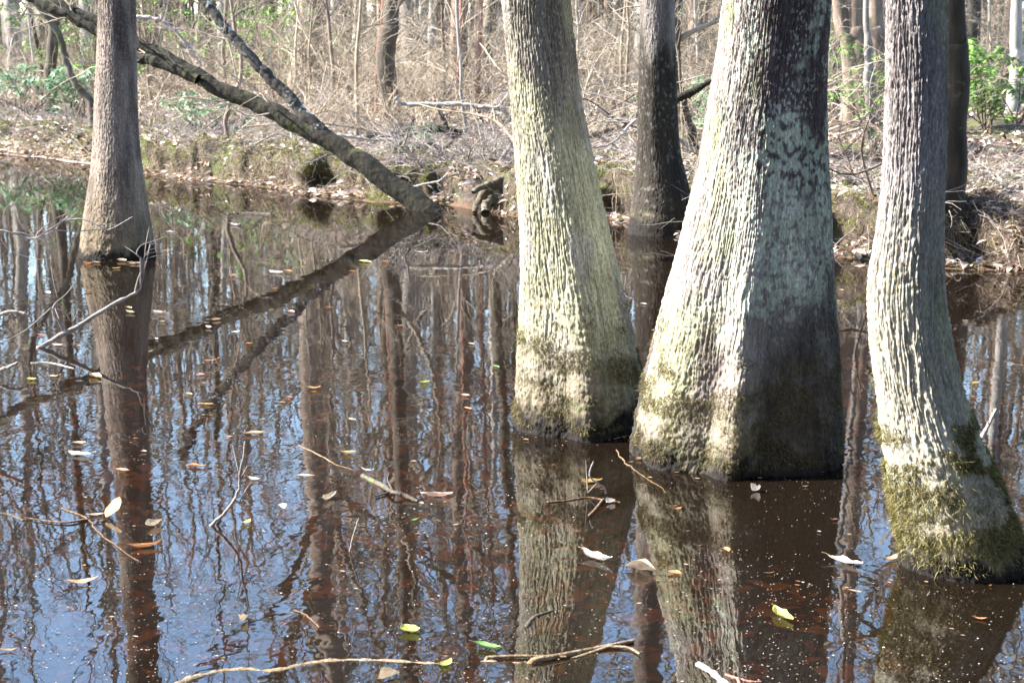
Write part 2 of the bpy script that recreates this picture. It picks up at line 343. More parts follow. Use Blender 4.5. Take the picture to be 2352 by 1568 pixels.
# ------------------------------------------------------------------ the big tupelo trunks
def hero(label, base_px, out, nth=480, z_top=8.5, fine=(-.35, 2.35, .0065), amp=.008, freq=34, lobes=None, colour=None, seed=0, moss=None, z0=0.0, crown_n=(12, 70, 240), back=0.0):
    X0, Y0 = on_water(*base_px, z=z0)[:2]
    zc = np.array([on_depth((l+r)/2, y, Y0) for y, l, r in out]); hw = np.array([(on_depth(r, y, Y0)-on_depth(l, y, Y0))[0]/2 for y, l, r in out])
    o = np.argsort(zc[:, 2]); zz, cx, hw = zc[o, 2], zc[o, 0], hw[o]
    zs = np.concatenate([np.arange(*fine), np.arange(fine[1], 4, .05), np.arange(4, z_top, .25)])
    zg = np.linspace(-1.5, 11, 1251)
    def ext(v, s_lo, s_hi):
        y = np.interp(zg, zz, v); y = np.where(zg < zz[0], v[0]+(zz[0]-zg)*s_lo, y); y = np.where(zg > zz[-1], v[-1]+(zg-zz[-1])*s_hi, y)
        k = np.exp(-.5*(np.arange(-18, 19)/7)**2); k /= k.sum()
        return np.convolve(np.pad(y, 18, mode='edge'), k, 'valid')
    sl = np.clip((cx[-1]-cx[-3])/(zz[-1]-zz[-3]), -.12, .12)*.6
    cxg = ext(cx, 0, sl); hg = ext(hw, .12, -.012*hw[-1]/.2); hg = np.maximum(hg, .05)
    C = np.interp(zs, zg, cxg); Rr = np.interp(zs, zg, hg)
    th = np.arange(nth)/nth*2*np.pi
    T, Z = np.meshgrid(th, zs); CX = C[:, None]; RR = Rr[:, None]
    r0 = np.interp(1.5, zs, Rr)
    ux, uy = np.cos(T)*r0, np.sin(T)*r0
    zl = Z-z0
    base = ss(1.0, .05, zl)
    k = 1+.05*fbm(np.cos(T)*1.3+seed, np.sin(T)*1.3, zl*.5, 2)+base*.05*pn(np.cos(T)*2.2, np.sin(T)*2.2+seed, zl*.6)
    if lobes is not None: k = k+lobes(T, zl)
    # bark: warped vertical ridges, smaller towards the swollen base
    wx = .02*pn(ux*6, uy*6+seed, zl*3); wy = .02*pn(ux*6+9, uy*6, zl*3+4)
    freq = freq*2.9; wx = wx*.4+.006*pn(ux*20, uy*20, zl*9+seed); wy = wy*.4
    n1 = pn((ux+wx)*freq, (uy+wy)*freq+seed, zl*4.4); n2 = pn((ux+wx)*freq*1.7+7, (uy+wy)*freq*1.7, zl*6.5)
    n3 = fbm(ux*95, uy*95+seed, zl*55, 2); n4 = pn((ux+wx)*freq*.55, (uy+wy)*freq*.55+3, zl*2.0+seed)
    br = np.exp(-(pn(ux*freq*.8, uy*freq*.8, zl*15+seed)/.1)**2)*.35
    ck = np.maximum.reduce([np.exp(-(n1/.2)**2), .5*np.exp(-(n2/.18)**2), br]); rid = 1-ck
    am = amp*(1-.6*ss(.75, .2, zl))*np.clip(.95+.6*pn(ux*3+3, uy*3, zl*1.2), .4, 1.4)
    dsp = .62*am*(rid*1.25-.9+.05*n4+.08*n2)+.0036*n3*(1+.9*ss(.8, .2, zl))+.007*ss(.7, .1, zl)*fbm(ux*14, uy*14, zl*14+seed, 3)
    r = RR*k+dsp
    Vx, Vy = CX+np.cos(T)*r-X0, np.sin(T)*r+back*Z
    V = np.stack([Vx, Vy, Z-z0+0*T], -1)
    nz = len(zs); i = np.arange(nz-1)[:, None]*nth; j = np.arange(nth)[None]; j2 = (j+1) % nth
    Q = np.stack([i+j, i+j2, i+nth+j2, i+nth+j], -1).reshape(-1, 4)
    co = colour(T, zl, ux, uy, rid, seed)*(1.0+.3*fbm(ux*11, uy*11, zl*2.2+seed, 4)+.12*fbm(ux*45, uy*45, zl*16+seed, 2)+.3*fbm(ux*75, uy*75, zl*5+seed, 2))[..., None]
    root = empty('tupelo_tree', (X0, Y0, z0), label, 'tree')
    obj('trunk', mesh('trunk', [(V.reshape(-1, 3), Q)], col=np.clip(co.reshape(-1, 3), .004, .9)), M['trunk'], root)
    # bare crown
    ax = np.stack([C-X0, back*zs, zs-z0], -1)[None]; top = zs > 4.0
    ax = np.concatenate([ax[:, top][:, ::2], ], 1); ra = Rr[top][::2][None]
    tp = np.array([[ax[0, -1], ax[0, -1]+[.05, .1, 2], ax[0, -1]+[.2, .1, 4.5]]]); tr_ = np.array([[ra[0, -1], ra[0, -1]*.6, .03]])
    b1, q1 = grow(ax, ra, crown_n[0], (.3, 1), (.6, 1.1), (1.5, 3), 7, .08, .18, .35)
    b2, q2 = grow(b1, q1, crown_n[1], (.25, 1), (.4, 1.0), (.7, 1.6), 6, .05, .2, .55)
    b3, q3 = grow(b2, q2, crown_n[2], (.2, 1), (.4, 1.0), (.3, .9), 4, .03, .2, .6, .003)
    obj('crown', mesh('crown', [tubes(tp, tr_, 8), tubes(b1, q1, 6), tubes(b2, q2, 4), tubes(b3, q3, 3)]), M['crown_twig'], root)
    if moss is not None:
        w = moss(T, zl, ux, uy, seed); w = np.clip(w, 0, None)*(zs < 1.6)[:, None]*(np.abs(zl) < 1.6)*(zl > .03)
        wt = (w*np.gradient(zs)[:, None]).ravel(); n = moss.n
        idx = rng.choice(len(wt), n, p=wt/wt.sum())
        P = V.reshape(-1, 3)[idx]; t = T.ravel()[idx]
        D = np.stack([np.cos(t), np.sin(t), 0*t], -1)*.8+rng.normal(size=(n, 3))*.55+np.array([0, 0, -.35])
        obj('moss', mesh('moss', [blades(P-D*.003, D, rng.uniform(.008, .024, n)*moss.s, rng.uniform(.0007, .0016, n)*moss.s)], smooth=False), M['moss_fur' if moss.s > 1.1 else 'moss_brown'], root)
    return root

A3 = lambda *c: np.array(c, float)
def mixc(c, d, w): return c*(1-w[..., None])+d*w[..., None]
def lob(c, w, a): return lambda T: a*np.exp(-(((T-R_(c)+np.pi) % (2*np.pi)-np.pi)/w)**2)
def common(c, zl, ux, uy, seed, wet=.13, hi=.55, mossc=(.17, .135, .075)):
    nn = fbm(ux*7, uy*7, zl*7+seed, 4)
    mo = ss(hi+.22, hi-.3, zl+nn*.25)*(.72+.28*ss(-.2, .3, nn))
    g = fbm(ux*22, uy*22, zl*18+seed+4, 3)
    mcol = mixc(np.broadcast_to(A3(*mossc), c.shape), A3(.26, .215, .135), ss(0, .45, g)); mcol = mixc(mcol, A3(.09, .095, .03), ss(.1, .5, -g)*.8)
    c = mixc(c, mcol, mo*.85)
    wn = .085*fbm(ux*7, uy*7, zl*3, 4)+.05*fbm(ux*30, uy*30, zl*12+seed, 3)
    return mixc(c, A3(.016, .012, .009), ss(wet+.04, wet*.5, zl+wn))
def specks(ux, uy, zl, seed, th=.25, f=55): return ss(th, th+.22, fbm(ux*f, uy*f, zl*f*.6+seed, 3))

# -- left tree
def c1(T, zl, ux, uy, rid, s):
    n = fbm(ux*5, uy*5, zl*1.5+s, 4)
    c = mixc(np.broadcast_to(A3(.27, .215, .175), T.shape+(3,)), A3(.14, .105, .085), ss(-.2, .4, n)); c = mixc(c, A3(.42, .4, .37), specks(ux, uy, zl, s, .35, 90)*.4)
    c = mixc(c, A3(.22, .165, .1), ss(.95, .3, zl+.3*n)*.6)
    return common(c, zl, ux, uy, s, .09, .2, (.16, .12, .065))
hero('slender grey tupelo standing alone in water at left, crossed by the leaning log behind it', (269, 588),
     [(0, 226, 311), (100, 224, 313), (211, 219, 315), (300, 216, 318), (351, 214, 323), (400, 209, 329), (457, 200, 338), (510, 192, 346), (551, 187, 352), (585, 182, 356)], 380, amp=.007, freq=42, seed=1.3, colour=c1, fine=(-.3, 2.5, .009))
# -- centre-left tree
class _m:
    def __init__(s, f, n, sc): s.f, s.n, s.s = f, n, sc
    def __call__(s, *a): return s.f(*a)
def l2(T, z):
    b = ss(1.7, .1, z)
    return b*(lob(-84, .3, .13)(T)+lob(-122, .3, -.07)(T)+lob(-50, .3, -.06)(T)) + ss(.5, 0, z)*(lob(-88, .16, .06)(T)+lob(-104, .14, -.06)(T))
def c2(T, zl, ux, uy, rid, s):
    n = fbm(ux*4, uy*4, zl*1.2+s, 4)
    c = mixc(np.broadcast_to(A3(.36, .33, .28), T.shape+(3,)), A3(.24, .21, .17), ss(-.1, .4, n))
    ye = ss(-.25, .35, fbm(ux*6, uy*6, zl*2.5+s+5, 4)+.25*ss(1.9, .8, zl)-.15)
    c = mixc(c, A3(.4, .39, .24), ye*.7)
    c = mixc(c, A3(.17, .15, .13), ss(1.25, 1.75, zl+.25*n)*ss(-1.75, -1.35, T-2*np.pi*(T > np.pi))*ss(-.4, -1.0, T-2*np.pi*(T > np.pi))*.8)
    c = mixc(c, A3(.56, .56, .48), specks(ux, uy, zl, s, .3, 95)*.45)
    return common(c, zl, ux, uy, s, .15, .42)
mf = lambda T, z, ux, uy, s: ss(.62, .3, z+.25*fbm(ux*6, uy*6, z*6+s, 3))*ss(.0, .25, fbm(ux*9, uy*9, z*8+s, 4)+.02)+.02*ss(1.2, .6, z)
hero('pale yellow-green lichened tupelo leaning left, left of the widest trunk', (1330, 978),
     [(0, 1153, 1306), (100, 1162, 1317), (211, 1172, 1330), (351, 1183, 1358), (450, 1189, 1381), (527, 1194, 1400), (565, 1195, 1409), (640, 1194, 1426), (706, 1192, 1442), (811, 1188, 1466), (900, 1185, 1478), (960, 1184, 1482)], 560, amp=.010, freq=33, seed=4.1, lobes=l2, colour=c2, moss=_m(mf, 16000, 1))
# -- dark tree at the far bank
def c3(T, zl, ux, uy, rid, s):
    n = fbm(ux*4, uy*4, zl*1.2+s, 4)
    c = mixc(np.broadcast_to(A3(.036, .028, .02), T.shape+(3,)), A3(.022, .02, .011), ss(-.2, .4, n)); c = mixc(c, A3(.24, .205, .18), ss(1.5, 2.1, zl+.4*n))  # shade painted into the bark: dark lower trunk, greyer sunlit top
    c = mixc(c, A3(.2, .2, .17), specks(ux, uy, zl, s, .3, 30)*.5)
    return common(c, zl, ux, uy, s, .2, .2, (.07, .06, .035))
hero('shade-painted dark tupelo rising from the water at the far bank, behind the two nearest trunks', (1520, 536),
     [(0, 1472, 1549), (100, 1470, 1552), (211, 1467, 1555), (300, 1465, 1558), (351, 1464, 1562), (421, 1459, 1580), (470, 1453, 1592), (515, 1447, 1600)], 300, amp=.008, freq=36, seed=8.8, colour=c3, fine=(-.3, 2.6, .012))
# -- widest trunk
def l4(T, z):
    b = ss(1.75, .1, z); e = ss(1.1, .1, z); T = T+.1*pn(z*1.6, 3.7)+.07*pn(z*4.2, 8.1)
    return (b*(lob(-101, .17, .075)(T)+lob(-122, .17, -.06)(T)+lob(-80, .2, -.035)(T)+lob(-60, .2, .045)(T)+lob(-146, .25, .03)(T)+lob(-40, .3, .03)(T))
            + e*(lob(-101, .11, .07)(T)+lob(-115, .11, -.06)(T)+lob(-86, .14, -.045)(T)+lob(-68, .13, .035)(T)+lob(-48, .12, -.03)(T)))
def c4(T, zl, ux, uy, rid, s):
    a = (T+np.pi) % (2*np.pi)-np.pi                       # facing the camera: -90 deg
    n = fbm(ux*3.2, uy*3.2, zl*1.3+s, 4)
    c = mixc(np.broadcast_to(A3(.34, .3, .265), T.shape+(3,)), A3(.22, .18, .165), ss(-.15, .4, n))
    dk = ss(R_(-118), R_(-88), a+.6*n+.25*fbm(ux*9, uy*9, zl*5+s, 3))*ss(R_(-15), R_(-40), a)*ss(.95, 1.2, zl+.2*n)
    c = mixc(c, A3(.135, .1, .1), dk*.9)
    gr = ss(-.1, .4, fbm(ux*5, uy*5, zl*2+s+3, 4)+.35*ss(R_(-115), R_(-140), a)*ss(1.7, .8, zl)-.08)
    c = mixc(c, A3(.42, .43, .24), gr*.65*ss(R_(-95), R_(-120), a))
    li = ss(-.12, .28, fbm(ux*6+2, uy*6, zl*3.4+s, 5)+.6*ss(1.6, 1.15, zl+.25*n)*ss(.42, .75, zl+.2*n)-.16)*ss(R_(-140), R_(-95), a+.5*n)
    c = mixc(c, A3(.64, .69, .54), li*.92*ss(-.35, .1, fbm(ux*38, uy*38, zl*26, 3)))
    c = mixc(c, A3(.74, .78, .66), specks(ux, uy, zl, s, .16, 85)*ss(.4, .8, zl)*ss(-.25, .3, fbm(ux*8, uy*8, zl*5+s+9, 3))*.75)
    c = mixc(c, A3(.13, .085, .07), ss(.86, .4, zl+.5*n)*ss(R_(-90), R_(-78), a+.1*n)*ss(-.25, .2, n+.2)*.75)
    c = common(c, zl, ux, uy, s, .1, .4, (.15, .12, .07))
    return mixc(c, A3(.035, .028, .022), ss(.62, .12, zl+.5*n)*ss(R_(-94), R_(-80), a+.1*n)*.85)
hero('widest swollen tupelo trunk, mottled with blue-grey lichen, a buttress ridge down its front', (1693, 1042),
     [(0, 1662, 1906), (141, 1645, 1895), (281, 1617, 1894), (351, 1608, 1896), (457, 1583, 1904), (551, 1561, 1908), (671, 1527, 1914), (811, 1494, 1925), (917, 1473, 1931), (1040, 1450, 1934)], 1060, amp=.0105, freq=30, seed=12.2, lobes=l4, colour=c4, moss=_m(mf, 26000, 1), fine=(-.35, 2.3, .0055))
# -- right tree
def l5(T, z):
    return ss(1.7, .6, z)*ss(.2, .7, z)*(lob(-40, .18, .05)(T)+lob(-58, .2, -.04)(T))+ss(.9, .1, z)*(lob(-100, .5, .05)(T))
def c5(T, zl, ux, uy, rid, s):
    n = fbm(ux*3.5, uy*3.5, zl*1.3+s, 4)
    c = mixc(np.broadcast_to(A3(.34, .3, .29), T.shape+(3,)), A3(.24, .205, .195), ss(-.1, .4, n))
    c = mixc(c, A3(.47, .44, .34), ss(1.35, .95, zl+.2*n)*.85)
    c = mixc(c, A3(.4, .41, .22), ss(.05, .5, fbm(ux*5, uy*5, zl*2+s+3, 4))*.5)
    c = mixc(c, A3(.6, .6, .55), specks(ux, uy, zl, s, .3, 90)*.4)
    return common(c, zl, ux, uy, s, .1, .34, (.22, .18, .1))
def mf5(T, z, ux, uy, s):
    a = (T+np.pi) % (2*np.pi)-np.pi
    return ss(.62, .3, z+.2*fbm(ux*5, uy*5, z*5, 3))*(.35+1.4*ss(R_(-100), R_(-45), a)*ss(.0, .25, z))*ss(-.08, .2, fbm(ux*8, uy*8, z*8+s, 4))+.12*ss(.4, .1, z)
hero('rightmost tupelo, pale and kinked, with shaggy moss over its flared foot', (2238, 1296),
     [(0, 2037, 2177), (211, 2035, 2175), (351, 2032, 2174), (457, 2023, 2169), (551, 2012, 2167), (600, 2000, 2168), (650, 1992, 2170), (700, 1992, 2172), (776, 1998, 2186), (881, 2012, 2209), (952, 2021, 2231), (1011, 2028, 2250), (1087, 2041, 2291), (1157, 2051, 2316), (1220, 2064, 2338), (1290, 2082, 2372)], 560, amp=.010, freq=33, seed=17.7, lobes=l5, colour=c5, moss=_m(mf5, 34000, 1.25), fine=(-.3, 2.3, .0055))

# ------------------------------------------------------------------ trees on the banks
def simple_tree(name, label, px, rad, mat, cat='tree', group=None, zone=None, Y=None, depth=0, top=6, n=(8, 40, 120), moss=False, k=10, kinks=.012, crown_mat='crown_twig', tip=.55):
    """trunk through measured picture points (first = foot on the ground)"""
    pts = [zp(zone, *p) if zone else p for p in px]
    if Y is None:
        # walk along the ray of the foot until it meets the ground
        for y in np.arange(11, 110, .02):
            q = on_depth(*pts[0], y)
            if q[2] <= ground_at(q[0], y): break
        Y = y
    P = np.array([on_depth(*p, Y) for p in pts])
    P[:, 1] += depth*(P[:, 2]-P[0, 2])
    e = P[-1]-P[-2]; e = e/np.linalg.norm(e); e = e*.5+np.array([0, 0, .5])
    P = np.concatenate([P, [P[-1]+e*top*.5, P[-1]+e*top*.5+np.array([.2, 0, top*.55])]])
    P[0, 2] -= .12
    C = spline(P, 60); t = np.linspace(0, 1, 60)
    C[:, 0] += kinks*fbm(t*11, 1.5+len(label), 2, 3)*1.5; C[:, 1] += kinks*fbm(t*11, 9.5, len(label), 3)*1.5
    Rr = rad*(1-(1-tip)*t)*(1+.5*np.exp(-t*30)); Rr[-8:] *= np.linspace(1, .15, 8)
    root = empty(name, P[0], label, cat, group)
    L = C-P[0]
    V, Q = tubes(L, Rr, k)
    V = V+ (V-np.repeat(L, k, 0))*(.16*fbm(V[:, 0]*1.2/max(rad, .05), V[:, 1]*1.2/max(rad, .05), V[:, 2]*1.1, 3))[:, None]
    obj('trunk', mesh('trunk', [(V, Q)]), M[mat], root)
    if n:
        b1, q1 = grow(L[None], Rr[None], n[0], (.63, 1), (.5, 1.1), (.6*top/4, 1.6*top/4), 7, .06, .2, .45)
        b2, q2 = grow(b1, q1, n[1], (.2, 1), (.4, 1), (.35, 1), 5, .03, .22, .6)
        b3, q3 = grow(b2, q2, n[2], (.2, 1), (.4, 1), (.2, .6), 4, .02, .2, .7, .0022)
        obj('crown', mesh('crown', [tubes(b1, q1, 5), tubes(b2, q2, 4), tubes(b3, q3, 3)]), M[crown_mat], root)
    return root

simple_tree('leaning_tree', 'dark mossy trunk leaning behind the crooked rightmost tupelo, foot on the bank', [(2178, 492), (2184, 440), (2187, 351), (2194, 211), (2196, 105), (2193, 0)], .135, 'umber_bark', top=8, k=16, depth=.0)
simple_tree('bent_tree', 'short dark bent trunk on the bank just right of the dark far tupelo', [(190, 1010), (160, 900), (120, 760), (85, 600), (60, 350), (70, 100)], .11, 'dark_bark', zone='C', top=4, k=12)
simple_tree('maple_tree', 'light brown leaning trunk on the bank, between the widest and the rightmost tupelo', [(1222, 790), (1232, 520), (1205, 250), (1145, 0)], .15, 'brown_bark', zone='C', top=9, k=14)
simple_tree('oak_tree', 'straight dark grey trunk close behind the light brown leaning trunk, left of the rightmost tupelo', [(1292, 790), (1285, 450), (1265, 200), (1250, -20)], .2, 'brown_bark', zone='C', top=12, k=14)
simple_tree('sapling', 'thin wavy pale sapling with green leaves at its foot, close left of the rightmost tupelo', [(1372, 960), (1345, 800), (1335, 560), (1330, 280), (1318, 0)], .05, 'grey_bark', zone='C', top=5, n=(6, 24, 60))
simple_tree('hickory_tree', 'brown trunk half hidden behind the left edge of the rightmost tupelo', [(1385, 720), (1395, 450), (1390, 200), (1385, 0)], .17, 'brown_bark', zone='C', top=11)
simple_tree('sapling', 'thin dark crooked sapling beside the right edge of the widest trunk', [(1120, 740), (1135, 620), (1108, 430), (1165, 215), (1110, 30)], .035, 'dark_bark', zone='C', top=4, n=(6, 20, 50))
simple_tree('oak_tree', 'dark trunk deep in the wood at the right edge, behind the green shrub', [(2235, 690), (2250, 480), (2262, 200), (2275, 0)], .22, 'brown_bark', zone='C', Y=KS*24, top=12)
simple_tree('birch_tree', 'pale pinkish slim trunk at the right edge, standing over the green shrub', [(2265, 790), (2290, 600), (2305, 400), (2300, 0)], .12, 'pale_bark', zone='C', Y=KS*17, top=9)
# centre and left
simple_tree('pine_tree', 'dark flaking trunk with a flared foot on the far bank above the fallen log', [(470, 830), (450, 650), (430, 420), (455, 180), (465, 0)], .16, 'dark_bark', zone='B', top=11, k=14)
simple_tree('birch_tree', 'white sunlit slim trunk in the far wood just left of the brown one beside it', [(735, 600), (732, 400), (735, 200), (735, 0)], .11, 'pale_bark', zone='B', Y=KS*24, top=10)
simple_tree('oak_tree', 'straight brown trunk directly right of the white slim trunk in the far wood', [(790, 620), (785, 400), (775, 200), (770, 0)], .24, 'brown_bark', zone='B', Y=KS*27, top=12)
for q, (pp, lb) in enumerate([([(900, 660), (910, 400), (922, 0)], 'rust red sapling stem, middle one of the three red stems left of the centre-left tupelo'),
                              ([(1030, 690), (1035, 400), (1052, 0)], 'rust red sapling stem nearest the centre-left tupelo, on the far bank'),
                              ([(372, 700), (385, 350), (412, 0)], 'rust red sapling stem leaning right in front of the dark flaking trunk')]):
    simple_tree('red_sapling', lb, pp, .042, 'rust_bark', cat='sapling', zone='B', Y=KS*17.5, top=6, n=(5, 16, 30))
simple_tree('beech_tree', 'grey trunk in shade between the rust red stems on the far bank', [(1075, 650), (1080, 450), (1095, 200), (1120, 0)], .16, 'dark_bark', zone='B', Y=KS*22, top=11)
simple_tree('curved_sapling', 'dark sapling bowing over to the left, just left of the slender left tupelo', [(612, 780), (590, 670), (490, 550), (440, 400), (395, 260), (330, 130), (250, 50)], .062, 'dark_bark', cat='sapling', zone='A', Y=KS*16.6, top=2, n=(6, 26, 60), kinks=.03)
simple_tree('oak_tree', 'short dark trunk standing under the leaning log near the left edge', [(325, 740), (330, 500), (345, 300), (350, 100), (352, -40)], .12, 'dark_bark', zone='A', top=7)
simple_tree('sapling', 'thin dark straight sapling left of the short trunk near the left edge', [(275, 640), (270, 430), (225, 220), (190, 0)], .06, 'dark_bark', zone='A', Y=KS*24, top=7, n=(6, 24, 60))
simple_tree('shrub_tree', 'small crooked tree on the bank lip under the middle of the leaning log', [(1490, 920), (1480, 800), (1510, 670), (1560, 540), (1575, 380), (1530, 180)], .034, 'brown_bark', zone='A', top=4, n=(14, 60, 160), kinks=.012)

# ---- the fallen forked tree leaning out of the water
bY = on_water(975, 487)[1]
def logpts(px, y0, dy): 
    out = []
    for p in px: out.append(on_depth(*p, y0+dy*KS*(975-p[0])/975))
    return np.array(out)
P = logpts([(1018, 520), (975, 478), (905, 428), (827, 371), (774, 334), (700, 295), (650, 270), (590, 241), (527, 214), (470, 186), (422, 160), (365, 124), (313, 94), (225, 52), (140, 16), (70, -14), (-40, -70), (-160, -140)], bY+.2, .9)
C = spline(P, 420); t = np.linspace(0, 1, 420)
C[:, 2] += .035*fbm(t*14, 3.1, 1, 3); C[:, 0] += .03*fbm(t*11, 8.1, 1, 3)
lr = np.interp(t, [0, .06, .2, .45, .6, .68, .8, 1], [.128, .122, .102, .086, .081, .07, .063, .045])*(1+.05*fbm(t*22, 4.4, 3, 3))
lt = empty('leaning_log', C[6], 'long dark mossy forked trunk leaning left out of the water behind the slender left tupelo', 'fallen tree')
V, Q = tubes(C-C[6], lr, 44); L0 = np.repeat(C-C[6], 44, 0)
V = V+(V-L0)*(.04*fbm(V[:, 0]*4, V[:, 1]*9, V[:, 2]*5, 2)+.05*fbm(V[:, 0]*26, V[:, 1]*30, V[:, 2]*26, 3))[:, None]
obj('trunk', mesh('trunk', [(V, Q)]), M['log_bark'], lt)
def limb(px, dyo, r0, r1, mat, wob=.02, sides=24, join=None):
    P2 = logpts(px, bY+.2+dyo, .9)
    if join is not None: P2[0] = C[join]
    c = spline(P2, 180); tt = np.linspace(0, 1, 180); c[:, 0] += wob*fbm(tt*12, dyo*3+7.7, 1, 3); c[:, 2] += wob*fbm(tt*12, 1.1, dyo*4+2, 3)
    rr = (r0+(r1-r0)*tt)*(1+.12*fbm(tt*24, 2.2, 5, 3))
    v, q = tubes(c-C[6], rr, sides); l = np.repeat(c-C[6], sides, 0); v = v+(v-l)*(.16*fbm(v[:, 0]*20, v[:, 1]*20, v[:, 2]*20, 3))[:, None]
    o = obj('limb', mesh('limb', [(v, q)]), M[mat], lt); return o, c, rr
lo, c_up, r_up = limb([(760, 322), (703, 265), (650, 211), (598, 155), (545, 98), (508, 50), (468, 0), (425, -60), (380, -140)], .0, .068, .042, 'limb_bark')
lo['label'] = 'straight upper limb blotched with white lichen'
lo, c_lo, r_lo = limb([(455, 182), (400, 160), (345, 138), (313, 131), (265, 99), (225, 71), (170, 43), (120, 20), (60, -10), (0, -42)], -.15, .058, .05, 'log_bark')
lo['label'] = 'lower mossy limb parting under the trunk'
tw, tr0 = grow(np.stack([spline(C[112:], 40)-C[6], spline(c_up, 40)-C[6], spline(c_lo, 40)-C[6]]), np.full((3, 40), .03), 26, (.1, 1), (.5, 1.2), (.5, 1.5), 7, .03, .25, .35)
t2, r2 = grow(tw, tr0, 120, (.15, 1), (.4, 1), (.2, .7), 5, 0, .25, .5, .002)
obj('twigs', mesh('twigs', [tubes(tw, tr0, 5), tubes(t2, r2, 3)]), M['twig'], lt)

# ---- prototypes for the wood behind, copied object by object
def tree_proto(seed, h, r, lean, n, mat, name):
    rg = np.random.default_rng(seed); S = 24; t = np.linspace(0, 1, S)
    P = np.stack([lean*t*h+.12*np.cumsum(rg.normal(size=S))*h/24*.5, .12*np.cumsum(rg.normal(size=S))*h/24*.5, t*h-.1], -1)[None]
    P[:, :, :2] -= P[:, :1, :2]
    Rr = (r*(1-.85*t)*(1+.5*np.exp(-t*40)))[None]
    b1, q1 = grow(P, Rr, n[0], (.22, 1), (.45, 1.15), (h*.13, h*.3), 8, .09, .16, .42, rg=rg)
    b2, q2 = grow(b1, q1, n[1], (.2, 1), (.4, 1.0), (h*.05, h*.13), 6, .06, .2, .55, rg=rg)
    b3, q3 = grow(b2, q2, n[2], (.15, 1), (.3, .9), (h*.025, h*.07), 4, .04, .2, .6, .006, rg=rg)
    return mesh('trunk', [tubes(P, Rr, 9)]), mesh('crown', [tubes(b1, q1, 5), tubes(b2, q2, 3), tubes(b3, q3, 3)]), mat
def pix(x, y, z):
    q = np.array([x, y, z-H]); f = q[1]*ct-q[2]*st; return 1176+F*q[0]/f, 784-F*(q[1]*st+q[2]*ct)/f
def openbank(x, y):
    u = pix(x, y, .5)[0]
    return not (u > 1790 and y < 18*KS) and not (1000 < u < 1480 and y < 14.5*KS and random.random() < .6)
def put_tree(proto, name, label, cat, group, x, y, rz, s, z=None):
    e = empty(name, (x, y, ground_at(x, y) if z is None else z), label, cat, group); e.rotation_euler = (0, 0, rz); e.scale = (s, s, s)
    obj('trunk', proto[0], M[proto[2]], e); obj('crown', proto[1], M['crown_twig'], e)
    return e
TP = [tree_proto(100+i, h, r, le, n, mt, 'tree') for i, (h, r, le, n, mt) in enumerate([
    (17, .2, .02, (30, 170, 460), 'grey_bark'), (15, .15, -.03, (28, 150, 400), 'brown_bark'), (19, .24, .01, (32, 180, 480), 'brown_bark'),
    (13, .11, .04, (26, 140, 340), 'pale_bark'), (16, .17, -.01, (28, 150, 400), 'grey_bark'), (14, .12, .0, (26, 150, 380), 'dark_bark')])]
def sap_proto(seed, h, r, n, mat):
    return tree_proto(seed, h, r, random.uniform(-.1, .1), n, mat, 's')
SPR = [sap_proto(200+i, h, r, n, mt) for i, (h, r, n, mt) in enumerate([(6, .035, (22, 110, 330), 'twig'), (5, .028, (20, 100, 300), 'pale_bark'), (7, .045, (24, 120, 330), 'brown_bark'), (4.5, .022, (20, 90, 260), 'twig')])]
used = []
def spot(xr, yr, dmin, gap, tries=60, front=None):
    for _ in range(tries):
        y = random.uniform(yr[0]*KS, yr[1]*KS); w = .5*y/KS+4
        x = random.uniform(max(xr[0], -w), min(xr[1], w))
        d = inland(x, y)
        if d < dmin: continue
        if front and not front(x, y): continue
        if all((x-a)**2+(y-b)**2 > gap*gap for a, b in used): used.append((x, y)); return x, y
    return None
for i in range(85):
    p = spot((-40, 40), (20, 58), 6.0, 1.3)
    if not p: continue
    k = random.choice(range(6)); put_tree(TP[k], 'bare_tree', 'tall bare winter tree among many in the wood beyond the bank', 'tree', 'bare trees in the wood beyond the bank', p[0], p[1], random.uniform(0, 6.28), random.uniform(.9, 1.4))
used.clear()
for i in range(120):
    p = spot((-22, 22), (11, 36), 2.5, .7, front=openbank)
    if not p: continue
    put_tree(random.choice(SPR), 'bare_sapling', 'thin twiggy bare sapling in the sunlit thicket on the far bank', 'sapling', 'bare saplings of the thicket', p[0], p[1], random.uniform(0, 6.28), random.uniform(.6, 1.1))
# bare shrubs
def shrub_proto(seed, h, n, mat='twig'):
    rg = np.random.default_rng(seed); N0 = n[0]; S = 8
    d = rg.normal(size=(N0, 3))*.6; d[:, 2] = 1; d /= np.linalg.norm(d, axis=1, keepdims=True)
    P = np.zeros((N0, S, 3)); P[:, 0] = rg.normal(size=(N0, 3))*.09; P[:, 0, 2] = -.05
    L = rg.uniform(.6, 1.1, N0)[:, None]*h
    for s in range(1, S):
        d = d+rg.normal(size=(N0, 3))*.24+np.array([0, 0, -.05]); d /= np.linalg.norm(d, axis=1, keepdims=True); P[:, s] = P[:, s-1]+d*L/(S-1)
    Rr = rg.uniform(.006, .018, N0)[:, None]*np.linspace(1, .35, S)[None]
    b2, q2 = grow(P, Rr, n[1], (.2, 1), (.4, 1.4), (h*.18, h*.45), 7, .0, .3, .6, .0032, rg=rg)
    b3, q3 = grow(b2, q2, n[2], (.15, 1), (.4, 1.4), (h*.07, h*.22), 5, 0, .3, .6, .0024, rg=rg)
    return mesh('shrub', [tubes(P, Rr, 5), tubes(b2, q2, 4), tubes(b3, q3, 3)])
SH = [shrub_proto(300+i, h, n) for i, (h, n) in enumerate([(2.2, (14, 90, 380)), (2.8, (12, 100, 420)), (1.6, (16, 100, 380)), (3.2, (11, 100, 420)), (1.2, (14, 90, 340))])]
used.clear()
